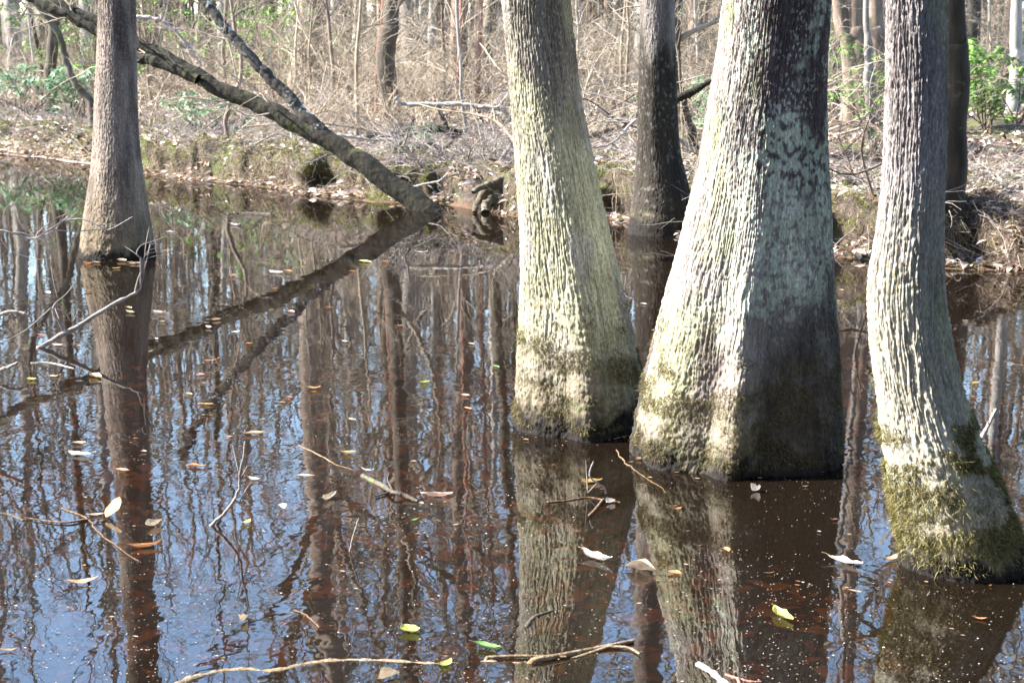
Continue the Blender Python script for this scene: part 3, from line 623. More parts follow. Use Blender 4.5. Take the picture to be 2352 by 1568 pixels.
for i in range(210):
    p = spot((-18, 19), (10, 34), 1.4, .6, front=openbank)
    if not p: continue
    k = random.choice(range(5)); o = obj('bare_shrub', SH[k], M['twig'], loc=(p[0], p[1], ground_at(*p)))
    s = random.uniform(.7, 1.2)*(1 if inland(*p) > 4 else .75); o.scale = (s, s, s); o.rotation_euler = (0, 0, random.uniform(0, 6.28))
    tag(o, 'many-stemmed leafless shrub tangled into the thicket beyond the bank', 'shrub', 'leafless shrubs of the thicket')
bm_ = shrub_proto(390, 1.5, (40, 420, 1500)); bq = on_depth(*zp('B', 985, 1230), on_water(*zp('B', 985, 1330))[1]+.9)
o = obj('brush_mound', bm_, M['dead_twig'], loc=(bq[0], bq[1], .12)); o.scale = (1.5, 1.1, .8)
tag(o, 'dense tangle of fine grey twigs spilling down the bank right of the log foot', 'shrub')
# distant wood: one mass
rg = np.random.default_rng(5); n = 700; hh_ = rg.uniform(17, 30, n)
P = np.zeros((n, 7, 3)); yy = rg.uniform(85, 150, n); xx = rg.uniform(-1, 1, n)*(.3*yy+25)
for s in range(7):
    P[:, s, 0] = xx+rg.normal(size=n)*.25*s/3; P[:, s, 1] = yy; P[:, s, 2] = s/6*hh_+.2
r0 = rg.uniform(.06, .22, n)[:, None]*np.linspace(1, .3, 7)[None]
b1, q1 = grow(P, r0, 9000, (.1, .95), (.4, 1.2), (1.5, 4.5), 5, .06, .18, .45, .012, rg=rg)
b2, q2 = grow(b1, q1, 44000, (.15, 1), (.4, 1.2), (.9, 2.6), 4, .04, .2, .6, .011, rg=rg)
tag(obj('distant_woods', mesh('distant_woods', [tubes(P, r0, 6), tubes(b1, q1, 3), tubes(b2, q2, 3)]), M['brown_bark']), 'grey mass of bare woods far behind the thicket', 'woods', kind='stuff')

# unseen pine wood added behind and beside the camera to block sky fill
rg = np.random.default_rng(77); n = 160; px_ = np.concatenate([rg.uniform(-34, 34, 75), rg.uniform(7.5, 26, 55), -rg.uniform(6, 22, 30)]); py_ = np.concatenate([-rg.uniform(4, 20, 75), rg.uniform(-6, 9, 55), rg.uniform(-6, 3, 30)])
P = np.stack([np.repeat(px_[:, None], 6, 1), np.repeat(py_[:, None], 6, 1), np.linspace(0, 1, 6)[None]*rg.uniform(12, 18, n)[:, None]], -1)
m_ = 100000; k_ = rg.integers(0, n, m_); hz = rg.uniform(.04, 1, m_); C_ = np.stack([px_[k_], py_[k_], hz*P[k_, -1, 2]], -1)+rg.normal(size=(m_, 3))*np.array([1.3, 1.3, .4])*(1.2-hz*.8)[:, None]
D = rg.normal(size=(m_, 3)); Nn = rg.normal(size=(m_, 3))
tag(obj('sky_block_woods', mesh('sky_block_woods', [tubes(P, np.full((n, 1), .18)*np.linspace(1, .2, 6)[None], 7), leafquads(C_, D, Nn, rg.uniform(.35, .8, m_), rg.uniform(.2, .4, m_), .2, .2)]), M['sky_block_leaf']), 'unseen evergreen wood added on the near shore to block skylight', 'woods', kind='stuff')

# ---- evergreen shrubs
def evergreen(seed, h, w, nl, ll, mat):
    rg = np.random.default_rng(seed); N0 = 9; S = 7
    P = np.zeros((N0, S, 3)); P[:, 0] = rg.normal(size=(N0, 3))*.05; P[:, 0, 2] = -.05
    d = rg.normal(size=(N0, 3))*.5*w; d[:, 2] = 1; d /= np.linalg.norm(d, axis=1, keepdims=True)
    for s in range(1, S):
        d = d+rg.normal(size=(N0, 3))*.12; d /= np.linalg.norm(d, axis=1, keepdims=True); P[:, s] = P[:, s-1]+d*h/(S-1)*rg.uniform(.7, 1.1, N0)[:, None]
    Rr = np.full((N0, 1), .012)*np.linspace(1, .35, S)[None]
    b2, q2 = grow(P, Rr, 46, (.3, 1), (.4, 1.2), (h*.15, h*.4), 5, .06, .2, .6, .003, rg=rg)
    # whorls of leaves at the twig ends and along them
    T = nl; idx = rg.integers(0, 46, T); tt = np.where(rg.random(T) < .65, 4, rg.integers(1, 5, T))
    C_ = b2[idx, tt]+rg.normal(size=(T, 3))*.012; az = rg.uniform(0, 6.28, T)
    D = np.stack([np.cos(az), np.sin(az), rg.uniform(-.55, .35, T)], -1)
    Nn = np.stack([.3*np.cos(az), .3*np.sin(az), np.ones(T)], -1)+rg.normal(size=(T, 3))*.25
    L = rg.uniform(.7, 1.15, T)*ll
    return mesh('stems', [tubes(P, Rr, 5), tubes(b2, q2, 4)]), mesh('foliage', [leafquads(C_, D, Nn, L, L*.3, .12, .25)]), mat
EV = [evergreen(401, 1.25, 1.1, 620, .15, 'green_leaf'), evergreen(402, .9, 1.4, 420, .12, 'teal_leaf'), evergreen(403, 1.7, .8, 520, .12, 'green_leaf')]
def put_ev(k, px, zone, Y, s, label, name='rhododendron', rz=0, group=None):
    q = on_depth(*zp(zone, *px), Y); e = empty(name, (q[0], Y, ground_at(q[0], Y)), label, 'shrub', group); e.scale = (s, s, s); e.rotation_euler = (0, 0, rz)
    obj('stems', EV[k][0], M['brown_bark'], e); obj('foliage', EV[k][1], M[EV[k][2]], e)
put_ev(0, (2120, 760), 'C', KS*15, 1.0, 'bright green broad-leaved shrub with drooping leaves, right of the dark leaning trunk')
put_ev(0, (2300, 760), 'C', KS*15.5, 1.05, 'bright green broad-leaved shrub cut by the right edge of the picture', rz=2)
put_ev(2, (1370, 900), 'C', KS*12.6, .62, 'small green leafy shrub at the foot of the thin wavy sapling', rz=1)
put_ev(2, (1345, 780), 'C', KS*15, .8, 'green leafy shrub behind the thin wavy sapling', rz=4)
put_ev(2, (1110, 790), 'C', KS*17.5, 1.0, 'green leafy shrub behind the thin dark crooked sapling, right of the widest trunk', rz=3)
put_ev(0, (1420, 770), 'C', KS*16.8, .8, 'low green shrub half hidden by the left edge of the rightmost tupelo', rz=5)
put_ev(1, (160, 620), 'C', KS*14, 1.15, 'dark leafy shrub between the dark far tupelo and the widest trunk', rz=.5)
put_ev(1, (180, 600), 'A', KS*20, 1.4, 'blue-green leafy shrub under the dark straight sapling near the left edge', rz=1.5)
put_ev(1, (560, 640), 'A', KS*20, 1.4, 'blue-green leafy shrub hidden partly by the slender left tupelo', rz=3.5)
put_ev(1, (1340, 700), 'A', KS*16.4, 1.0, 'low dark leafy shrub on the bank under the leaning log', rz=2.5)
put_ev(1, (650, 1080), 'B', KS*13.2, .5, 'little blue-green leafy shrub on the bank above the log foot', rz=.2)
used.clear()
for i in range(30):
    p = spot((-16, 14), (17, 34), 5, 1.2)
    if not p: continue
    if i > 8 and p[0] > -4: continue
    e = empty('evergreen_bush', (p[0], p[1], ground_at(*p)), 'yellow-green leafy bush glimpsed deep in the bare thicket', 'shrub', 'leafy bushes in the thicket')
    s = random.uniform(1.2, 2.2); e.scale = (s, s, s); e.rotation_euler = (0, 0, random.uniform(0, 6))
    obj('stems', EV[2][0], M['brown_bark'], e); obj('foliage', EV[2][1], M['green_leaf'], e)

# ------------------------------------------------------------------ litter, moss, roots on the bank
n = 95000
xs = rng.uniform(-14, 12, n); d = rng.uniform(0, 1, n)**1.6*16+.05
ys = shoreY(xs)+.18*pn(xs*1.3, 3.3)+.1*pn(xs*4.1, 8.3)+d/CS; zs = ground_z(xs, d)
keep = fbm(xs*.9, d*.9, 6.6, 3) > -.55
xs, ys, zs, d = xs[keep], ys[keep], zs[keep], d[keep]; n = len(xs)
az = rng.uniform(0, 6.28, n); D = np.stack([np.cos(az), np.sin(az), rng.normal(size=n)*.35], -1)
Nn = rng.normal(size=(n, 3))*.45+np.array([0, 0, 1]); L = rng.uniform(.045, .115, n)
tag(obj('leaf_litter', mesh('leaf_litter', [leafquads(np.stack([xs, ys, zs+.012], -1), D, Nn, L, L*rng.uniform(.35, .6, n), .22, .2)], smooth=False), M['litter']), 'dry tan leaf litter covering the far bank', 'leaf litter', kind='stuff')
def bank_scatter(n, dr, zoff, keepf):
    x = rng.uniform(-11, 7, n); d = rng.uniform(*dr, n); kk = keepf(x, d); x, d = x[kk], d[kk]
    y = shoreY(x)+.18*pn(x*1.3, 3.3)+.1*pn(x*4.1, 8.3)+d/CS; z = ground_z(x, d)
    und_ = np.clip(.5+1.1*pn(x*.8, 21.3)+.6*pn(x*2.3, 7.7), 0, 1)*(.35+.35*ss(1.5, 3, x))*(1-ss(-5.0, -6, x)); y = y-und_*ss(.1, .3, z)*ss(1.3, .3, d)
    return np.stack([x, y, z+zoff], -1), d
P, d = bank_scatter(330000, (.05, 2.8), .0, lambda x, d: fbm(x*1.1, d*1.4, 31, 3)+.35*ss(1.5, .3, d)+.2*ss(-1, -3, x) > .02)
n = len(P); D = rng.normal(size=(n, 3))*.6+np.array([0, -.35, .75])
tag(obj('moss', mesh('moss', [blades(P-D*.008, D, rng.uniform(.02, .06, n), rng.uniform(.002, .005, n))], smooth=False), M['moss_green']), 'green and yellow moss cushions along the bank lip', 'moss', kind='stuff')
P, d = bank_scatter(120000, (.05, 1.0), .0, lambda x, d: fbm(x*2.2, d*1.2, 51, 3)+.2*ss(1.5, 3, x) > .2)
n = len(P); D = rng.normal(size=(n, 3))*.5+np.array([0, -1.0, -.35])
tag(obj('dry_grass', mesh('dry_grass', [blades(P, D, rng.uniform(.06, .24, n), rng.uniform(.0012, .003, n))], smooth=False), M['straw']), 'straw-coloured grass and fine roots hanging over the bank edge', 'dry grass', kind='stuff')
# hanging roots and loose sticks as one tangle over the bank
P, d = bank_scatter(7000, (.05, 3.5), .02, lambda x, d: x > -20)
n = len(P); dd = rng.normal(size=(n, 3)); dd[:, 2] = np.abs(dd[:, 2])*.3; dd /= np.linalg.norm(dd, axis=1, keepdims=True)
S = 6; T_ = np.zeros((n, S, 3)); T_[:, 0] = P; ln = rng.uniform(.15, .7, n)[:, None]
for s in range(1, S):
    dd = dd+rng.normal(size=(n, 3))*.22+np.array([0, 0, -.05]); dd /= np.linalg.norm(dd, axis=1, keepdims=True); T_[:, s] = T_[:, s-1]+dd*ln/5
tag(obj('bank_twigs', mesh('bank_twigs', [tubes(T_, rng.uniform(.0015, .0055, n)[:, None]*np.linspace(1, .4, S)[None], 4)]), M['dead_twig']), 'fine dead twigs and roots strewn over the far bank', 'twigs', kind='stuff')

def stick(name, label, zone, px, r0, r1, mat='dead_twig', Y=None, water=False, forks=None, cat='branch', zlift=None, k=7, wob=.012, n=None, group=None, twigs=0, sink=.75):
    """a branch through measured points; Y None -> flat on the water"""
    pts = [zp(zone, *p) for p in px]
    if Y is None: P = np.array([on_water(*p, z=.004 if zlift is None else zlift[i]) for i, p in enumerate(pts)])
    elif callable(Y): P = np.array([on_depth(*p, Y(p)) for p in pts])
    else: P = np.array([on_depth(*p, Y) for p in pts])
    n = n or max(40, 22*len(px)); o_ = P[0].copy()
    c = spline(P, n)-o_; t = np.linspace(0, 1, n); sz = np.linalg.norm(c[-1]); h_ = abs(hash(label)) % 97 if False else sum(map(ord, label)) % 97
    c[:, 0] += wob*sz*fbm(t*7, h_+.5, 1, 3)*ss(0, .1, t); c[:, 2] += wob*sz*fbm(t*7, 3.5, h_, 3)*ss(0, .1, t)*(1 if Y is not None else .12)
    if Y is None and zlift is None: c[:, 2] -= (r0+r1)*sink/2
    rr = (r0+(r1-r0)*t)*(1+.22*fbm(t*16, h_, 6, 4)); rr[0] *= .3; rr[-1] *= .4
    tv, tq = tubes(c, rr, k+2); tc_ = np.repeat(c, k+2, 0); tv = tv+(tv-tc_)*(.38*fbm(tv[:, 0]*.9/max(r0, .003)*.35, tv[:, 1]*.32/max(r0, .003), tv[:, 2]*.32/max(r0, .003)+h_, 3))[:, None]
    parts = [(tv, tq)]
    for fz in (forks or []):
        q = [zp(zone, *p) for p in fz[0]]
        Q_ = np.array([(on_water(*p, z=.006) if Y is None else on_depth(*p, Y(p) if callable(Y) else Y)) for p in q])-o_
        m_ = 5*len(q); fc = spline(Q_, m_); j = np.argmin(np.linalg.norm(c-fc[0], axis=1)); fc[0] = c[j]
        fc[1:, 1] += np.linspace(0, (h_ % 7-3)*.02, m_-1)
        parts.append(tubes(fc, np.linspace(fz[1], fz[2], m_)[None].ravel(), 5))
    if twigs:
        b1, q1 = grow(c[None], rr[None], twigs, (.25, 1), (.4, 1.1), (.12*sz, .3*sz), 6, .02, .22, .5, .0015)
        b2, q2 = grow(b1, q1, twigs*3, (.2, 1), (.4, 1.1), (.05*sz, .14*sz), 5, 0, .25, .6, .001)
        parts += [tubes(b1, q1, 4), tubes(b2, q2, 3)]
    return tag(obj(name, mesh(name, parts), M[mat], loc=o_), label, cat, group)

# branches over the far bank
stick('fallen_branch', 'long grey bare branch lying level in the air, ending at the centre-left tupelo', 'B', [(490, 640), (545, 682), (800, 684), (1000, 690), (1185, 712), (1260, 790)], .03, .022, 'dead_twig', Y=KS*13.4, twigs=10)
stick('fallen_log', 'dark low log lying along the bank top under the level grey branch', 'B', [(300, 895), (480, 875), (650, 850), (820, 848), (930, 870)], .065, .045, 'log_bark', Y=KS*13.2, k=12, twigs=4)
stick('fallen_branch', 'bluish grey branch drooping down the bank above the foot of the leaning log', 'B', [(110, 880), (350, 915), (600, 930), (700, 1010), (795, 1105)], .022, .012, 'dead_twig', Y=KS*12.9, twigs=8)
stick('fallen_branch', 'curved dark branch holding up the level grey branch', 'B', [(740, 610), (790, 750), (850, 880), (905, 900)], .035, .03, 'brown_bark', Y=KS*13.6, twigs=5)
stick('fallen_branch', 'short dark hooked branch on the bank between the log and the centre-left tupelo', 'B', [(700, 930), (800, 970), (880, 910)], .02, .014, 'dark_bark', Y=KS*12.8, twigs=3)
stick('fallen_branch', 'pale grey bent branch tip beside the left edge of the centre-left tupelo', 'B', [(1280, 880), (1240, 960), (1170, 1060)], .03, .018, 'dead_twig', Y=KS*12.4)
stick('fallen_branch', 'bare branch sprawling from the bank low over water by the log foot', 'B', [(560, 1235), (700, 1200), (800, 1170), (880, 1060)], .016, .006, 'dead_twig', Y=KS*12.0, twigs=12)
stick('fallen_branch', 'brown fallen branch on the bank just left of the dark far tupelo', 'B', [(1740, 890), (1850, 860), (1990, 820), (2080, 760)], .045, .03, 'brown_bark', Y=KS*13.5, twigs=5)
stick('fallen_branch', 'grey branch sloping down behind the left side of the dark far tupelo', 'B', [(1760, 850), (1900, 940), (2070, 1060)], .025, .015, 'twig', Y=KS*12.6, twigs=8)
stick('fallen_branch', 'upright forked grey branch leaning on the dark far tupelo', 'B', [(1800, 700), (1950, 830), (2065, 970)], .018, .01, 'twig', Y=KS*12.4, twigs=8)
stick('mossy_branch', 'mossy broken branch reaching from the dark far tupelo towards the widest trunk', 'C', [(60, 670), (140, 620), (220, 575), (310, 525)], .045, .03, 'log_bark', Y=KS*10.9, k=10)
stick('fallen_log', 'pale wet log at the waterline left of the dark far tupelo', 'B', [(1870, 1425), (1950, 1408), (2040, 1420)], .05, .04, 'pale_bark', Y=KS*11.0, k=12)
stick('fallen_branch', 'slender pale branch arching from the left bank over the water edge', 'A', [(1560, 900), (1700, 1000), (1860, 1080), (2050, 1085)], .014, .008, 'twig', Y=KS*13.4, twigs=5)
stick('fallen_branch', 'white crooked branch crossing in front of the thicket above the left tupelo shoulder', 'A', [(890, 110), (1000, 120), (1090, 160), (1200, 260), (1320, 440)], .03, .014, 'dead_twig', Y=KS*15.5, twigs=10)
for i in range(64):
    p = None
    while p is None or inland(*p) < .4: p = (random.uniform(-8, 6), random.uniform(9, 20)*KS)
    a = random.uniform(0, 6.28); L = random.uniform(.8, 2.9); z = ground_at(*p)
    P = np.array([[0, 0, .03], [math.cos(a)*L*.35, math.sin(a)*L*.35, .15+random.random()*.35], [math.cos(a+.3)*L*.7, math.sin(a+.3)*L*.7, .2+random.random()*.6], [math.cos(a+.2)*L, math.sin(a+.2)*L, .1+random.random()*.8]])
    c = spline(P, 16); rr = np.linspace(random.uniform(.008, .022), .004, 16)
    b1, q1 = grow(c[None], rr[None], 9, (.2, 1), (.4, 1.1), (.2*L, .4*L), 6, .02, .22, .6, .0025); b2, q2 = grow(b1, q1, 40, (.2, 1), (.4, 1.1), (.1*L, .22*L), 5, 0, .25, .6, .002)
    tag(obj('dead_branch', mesh('dead_branch', [tubes(c, rr, 6), tubes(b1, q1, 4), tubes(b2, q2, 3)]), M[('dead_twig', 'twig', 'brown_bark')[i % 3]], loc=(p[0], p[1], z)), 'twiggy grey dead branch lying on the leafy far bank', 'branch', 'dead branches on the far bank')

# gnarled root mass left of the centre-left tupelo
q = on_water(*zp('B', 1150, 1385)); rm = empty('root_mass', q, 'gnarled mossy tree roots coiling into the water left of the centre-left tupelo', 'roots')
for pts, r in (([(1330, 1170), (1200, 1195), (1090, 1240), (1030, 1310), (1012, 1385)], .05), ([(1330, 1230), (1210, 1245), (1130, 1290), (1085, 1340), (1080, 1395)], .06), ([(1330, 1290), (1230, 1290), (1165, 1330), (1150, 1400)], .055),
                ([(1100, 1200), (1050, 1250), (1045, 1330), (1060, 1390)], .04), ([(1330, 1330), (1250, 1340), (1205, 1370), (1230, 1400)], .04), ([(1330, 1120), (1230, 1150), (1140, 1190), (1070, 1215), (1000, 1260)], .045)):
    P = np.array([on_depth(*zp('B', *p), q[1]+.25-.1*i) for i, p in enumerate(pts)])-q
    c = spline(P, 60); t = np.linspace(0, 1, 60); c[:, 2] += .02*fbm(t*9, r*50, 1, 3); rr = r*(1.1-.5*t)*(1+.2*fbm(t*12, r*90, 3, 3))
    rv, rq = tubes(c, rr, 16); rl = np.repeat(c, 16, 0); rv = rv+(rv-rl)*(.5*fbm(rv[:, 0]*9+r*99, rv[:, 1]*9, rv[:, 2]*9, 4))[:, None]
    obj('root', mesh('root', [(rv, rq)]), M['log_bark'] if r == .04 else M['root'] if 'root' in M else M.setdefault('root', mat_bark('root_bark', [(.2, (.045, .036, .024)), (.5, (.12, .1, .068)), (.8, (.26, .225, .165))], sc=(26, 26, 26), bump=1, rnd=.2, blot=((.14, .17, .035), 5, .55))), rm)

# ------------------------------------------------------------------ twigs in the water
D0 = on_water(*zp('D', 255, 965))[1]
stick('snagged_twig', 'grey forked twig rising from the dark water in front of the slender left tupelo', 'D', [(235, 975), (350, 915), (500, 822), (640, 740), (760, 672), (860, 625), (922, 572)], .016, .008, 'dead_twig', Y=lambda p: D0+.0009*(p[0]-90),
      forks=[([(880, 605), (905, 500), (930, 440), (928, 385)], .006, .004), ([(922, 572), (918, 500), (935, 420)], .005, .003), ([(928, 385), (860, 340), (800, 310)], .004, .0015), ([(928, 385), (890, 350), (915, 300), (970, 282), (1080, 243)], .005, .0015),
             ([(970, 282), (1060, 305), (1150, 303)], .004, .0015), ([(955, 285), (958, 230), (963, 180)], .003, .0015), ([(928, 390), (960, 355), (1000, 348)], .003, .0015), ([(928, 390), (1010, 370), (1090, 368)], .003, .0015), ([(935, 385), (970, 330), (1060, 318)], .003, .0012),
             ([(440, 850), (350, 760), (345, 690), (420, 620), (480, 540)], .006, .002), ([(350, 700), (420, 740), (460, 800), (500, 720)], .004, .002), ([(345, 690), (270, 760), (150, 860), (0, 940)], .004, .002)], cat='twig', n=50)
stick('twig_spray', 'fine silvery twigs reaching in from the left edge across the slender left tupelo foot', 'D', [(-60, 190), (60, 210), (230, 250), (330, 180), (470, 125), (580, 140), (700, 190)], .006, .003, 'dead_twig', Y=KS*6.6,
      forks=[([(230, 230), (330, 140), (430, 90)], .003, .001), ([(330, 190), (480, 205), (640, 192), (720, 190), (865, 110)], .004, .002), ([(60, 210), (20, 150), (40, 50), (110, 10)], .003, .001), ([(60, 215), (150, 215), (250, 260), (340, 310)], .003, .001), ([(0, 250), (70, 330), (230, 385), (330, 380)], .003, .001), ([(320, 300), (320, 130), (330, 0)], .003, .001), ([(330, 300), (340, 480), (375, 640)], .003, .0012)], twigs=9, cat='twig', n=60)
stick('bent_twig', 'thick pale twig arching in from the left edge over the water', 'D', [(-60, 770), (50, 735), (130, 735), (210, 765)], .011, .008, 'dead_twig', Y=KS*6.2, cat='twig')
stick('broken_twig', 'short pale twig end at the left edge just below the arching one', 'D', [(-40, 1130), (60, 1090), (118, 1060)], .011, .006, 'dead_twig', Y=KS*5.0, cat='twig')
stick('floating_stick', 'pale thin stick floating level below the rising forked twig', 'D', [(200, 1062), (330, 1060), (480, 1095)], .007, .004, 'dead_twig', cat='twig')
stick('sunken_stick', 'orange-brown sunken stick crossing the reflection of the slender left tupelo', 'D', [(480, 1160), (650, 1165), (850, 1215), (1050, 1280)], .013, .007, 'wet_stick', cat='twig', sink=3)
stick('forked_twig', 'thin upright forked twig standing out of the water in the left foreground', 'G', [(1360, 560), (1500, 420), (1556, 310), (1570, 200), (1605, -10)], .006, .003, 'dead_twig', Y=on_water(*zp('G', 1420, 540))[1], forks=[([(1560, 190), (1535, 90), (1515, 20)], .003, .0015), ([(1556, 400), (1610, 300), (1640, 260)], .003, .0015), ([(1570, 240), (1612, 155)], .003, .0015)], cat='twig')
stick('twig', 'thin pale upright twig standing right of the forked foreground twig', 'G', [(2285, 710), (2310, 600), (2345, 490)], .004, .002, 'dead_twig', Y=on_water(*zp('G', 2285, 710))[1], cat='twig')
stick('floating_branch', 'long thin crooked branch floating in the middle foreground, ending at the pale bark piece', 'G', [(1950, 10), (2080, 70), (2200, 135), (2310, 170)], .0045, .003, 'wet_stick', cat='branch', sink=1.4)
stick('floating_twig', 'dark twig with a raised tip beside the rolled pale bark piece', 'H', [(275, 215), (400, 275), (480, 320), (560, 345), (640, 380)], .011, .007, 'dark_bark', zlift=[.0, .005, .02, .012, .004], forks=[([(480, 320), (445, 235), (458, 170)], .004, .002), ([(480, 320), (370, 322)], .005, .003)], cat='twig')
stick('submerged_branch', 'long pale mossy branch floating along the bottom edge of the picture', 'G', [(1080, 1590), (1250, 1530), (1420, 1480), (1600, 1465), (1800, 1475), (2050, 1420), (2352, 1405), (2700, 1420), (2900, 1430), (3150, 1415), (3400, 1425), (3600, 1420)], .0165, .011, 'crusty', cat='branch', n=220, sink=1.1, wob=.006,
      forks=[([(3450, 1425), (3650, 1390), (3900, 1340), (4140, 1290)], .012, .006), ([(3950, 1330), (4100, 1335), (4180, 1375)], .006, .003), ([(3150, 1400), (3400, 1390), (3700, 1395)], .006, .004)])
stick('floating_stick', 'bright pale peeled stick cut by the bottom edge, below the widest trunk', 'I', [(225, 1435), (300, 1480), (380, 1545), (450, 1610)], .011, .012, 'pale_bark', cat='stick')
stick('floating_stick', 'thin reddish forked stick at the bottom edge beside the bright peeled stick', 'I', [(400, 1505), (480, 1530), (560, 1550), (640, 1552)], .004, .003, 'rust_bark', forks=[([(480, 1530), (500, 1590)], .005, .004)], cat='stick')
hY = on_water(*zp('H', 1750, 340))[1]
stick('thin_twig', 'white hooked twig poking up between the two nearest trunk reflections', 'H', [(1870, 330), (1850, 285), (1775, 235), (1765, 180), (1788, 120)], .004, .003, 'dead_twig', Y=hY, cat='twig', forks=[([(1750, 340), (1745, 240), (1738, 120)], .003, .0015)])
stick('floating_twig', 'yellow-brown forked twig floating between the two nearest trunk reflections', 'H', [(1480, 385), (1620, 370), (1750, 352), (1850, 365), (1960, 382)], .004, .0025, 'wet_stick', forks=[([(1850, 365), (1800, 430), (1750, 480)], .006, .004)], cat='twig')
stick('twig', 'white broken twig lying at the water foot of the widest trunk', 'I', [(0, 150), (60, 150), (135, 97)], .005, .003, 'dead_twig', Y=on_water(*zp('I', 0, 160))[1], cat='twig')
stick('twig', 'thin grey twig angled in the water left of the widest trunk foot', 'H', [(1935, 40), (1990, 120), (2080, 185), (2270, 320)], .003, .0015, 'wet_stick', cat='twig', sink=1)
stick('root_sprout', 'pale twiggy sprout beside the mossy foot of the rightmost tupelo', 'F', [(2075, 1550), (2130, 1450), (2170, 1360)], .009, .004, 'dead_twig', Y=KS*4.2, cat='twig', twigs=5)
stick('twig', 'brown curved twig stub floating in the lower left of the picture', 'G', [(1925, 1088), (2000, 1120), (2085, 1200)], .0035, .002, 'wet_stick', cat='twig')
stick('twig', 'thin dark twig floating at the left edge below the sky reflection', 'G', [(-20, 452), (60, 462), (155, 500)], .007, .005, 'dark_bark', cat='twig')
stick('sunken_stick', 'yellow-brown sunken stick in the lower left corner water', 'G', [(0, 975), (230, 1040), (450, 1085), (880, 1095)], .006, .003, 'wet_stick', cat='twig', sink=3)
stick('floating_twig', 'brown twig crossing beside the upright ovate leaf', 'G', [(400, 420), (540, 480), (640, 570), (760, 670), (900, 770)], .003, .002, 'wet_stick', cat='twig', forks=[([(560, 500), (420, 510), (180, 470)], .005, .002)])
stick('dark_branch', 'dark half sunken branch bending through the shadow under the centre-left trunk reflection', 'H', [(1350, 1190), (1400, 1130), (1520, 1085)], .008, .005, 'dark_bark', cat='branch')
stick('floating_log', 'dark sodden log floating off the far bank right of the slender left tupelo', 'A', [(1480, 1395), (1600, 1390), (1780, 1398)], .035, .03, 'dark_bark', cat='log', k=10)

# ------------------------------------------------------------------ floating leaves
leafcol = dict(white=(.56, .49, .42), cream=(.48, .38, .26), tan=(.4, .27, .16), orange=(.4, .18, .07), brown=(.22, .11, .06), pink=(.56, .39, .31), yellow=(.5, .44, .12), lime=(.38, .42, .08), green=(.1, .2, .05), gold=(.48, .32, .12), lilac=(.5, .46, .48))
LM = {}
for kx, c in leafcol.items():
    m, nt, N, K = newmat('leaf_'+kx)
    tc = N('ShaderNodeTexCoord'); n1 = N('ShaderNodeTexNoise', Scale=55.0, Detail=4.0); K(tc.outputs['Object'], n1.inputs['Vector'])
    rp = ramp(nt, [(.3, tuple(v*.62 for v in c)), (.5, c), (.7, tuple(min(.85, v*1.12) for v in c))]); K(n1.outputs['Fac'], rp.inputs[0])
    p = N('ShaderNodeBsdfPrincipled', Roughness=.55); K(rp.outputs[0], p.inputs['Base Color'])
    tl = N('ShaderNodeBsdfTranslucent'); K(rp.outputs[0], tl.inputs['Color']); x = N('ShaderNodeMixShader'); x.inputs[0].default_value = .2; K(p.outputs[0], x.inputs[1]); K(tl.outputs[0], x.inputs[2])
    o = N('ShaderNodeOutputMaterial'); K(x.outputs[0], o.inputs[0]); LM[kx] = m
M['petiole'] = M['wet_stick']
def leaf(zone, x1, y1, x2, y2, colr, label, wr=.42, curl=.25, lift=.0, bend=.12, shape=1.0, group=None, parts=True):
    a, b = on_water(*zp(zone, x1, y1)), on_water(*zp(zone, x2, y2))
    pl = math.hypot(x2-x1, y2-y1)/2.844; L = np.linalg.norm(b-a); X = (b-a)/L; dist = np.linalg.norm((a+b)/2-[0, 0, H])
    Lm = pl*dist/F*1.35; mid = (a+b)/2
    if L > Lm: a, b, L = mid-X*Lm/2, mid+X*Lm/2, Lm
    L = max(L, .012); Yv = np.array([-X[1], X[0], 0])
    nu, nv = 13, 7; u = np.linspace(0, 1, nu)[:, None]; v = np.linspace(-1, 1, nv)[None]; h_ = sum(map(ord, label)) % 89; curl = curl*(1+(h_ % 5)*.45); bend = bend*(1+(h_ % 3)*.8)
    wdt = L*wr*.5*np.power(np.sin(np.pi*np.clip(u, 0.001, .999))**shape, .8)*(1-.25*(u-.45))
    wdt = wdt*(1+.22*fbm(u*5+h_, np.sign(v)*3.3+0*u, 1.5, 3))
    z = curl*np.abs(v)**1.6*wdt+lift*u*L+bend*L*(4*(u-.5)**2)*.5+.045*L*fbm(u*3+h_, v*1.5+0*u, 2, 2)
    P = a[None, None]+X[None, None]*(u*L)[..., None]+Yv[None, None]*(v*wdt+.05*L*np.sin(u*3+h_))[..., None]
    P[..., 2] = z+.004
    P[..., 2] += .004-min(.004, P[..., 2].min())
    I = np.arange(nu-1)[:, None]*nv+np.arange(nv-1)[None]
    c0 = P[nu//2, nv//2].copy(); c0[2] = 0
    o = obj('floating_leaf', mesh('floating_leaf', [((P-c0).reshape(-1, 3), np.stack([I, I+1, I+nv+1, I+nv], -1).reshape(-1, 4))]), LM[colr], loc=c0)
    tag(o, label, 'leaf', group)
    if parts and L > .07:
        st = np.array([P[0, nv//2]-c0-X*L*.14+[0, 0, .001], P[0, nv//2]-c0, P[nu//3, nv//2]-c0+[0, 0, .001]])
        obj('stalk', mesh('stalk', [tubes(spline(st, 8), np.linspace(.0016, .001, 8)[None], 5)]), M['petiole'], o)
    return o
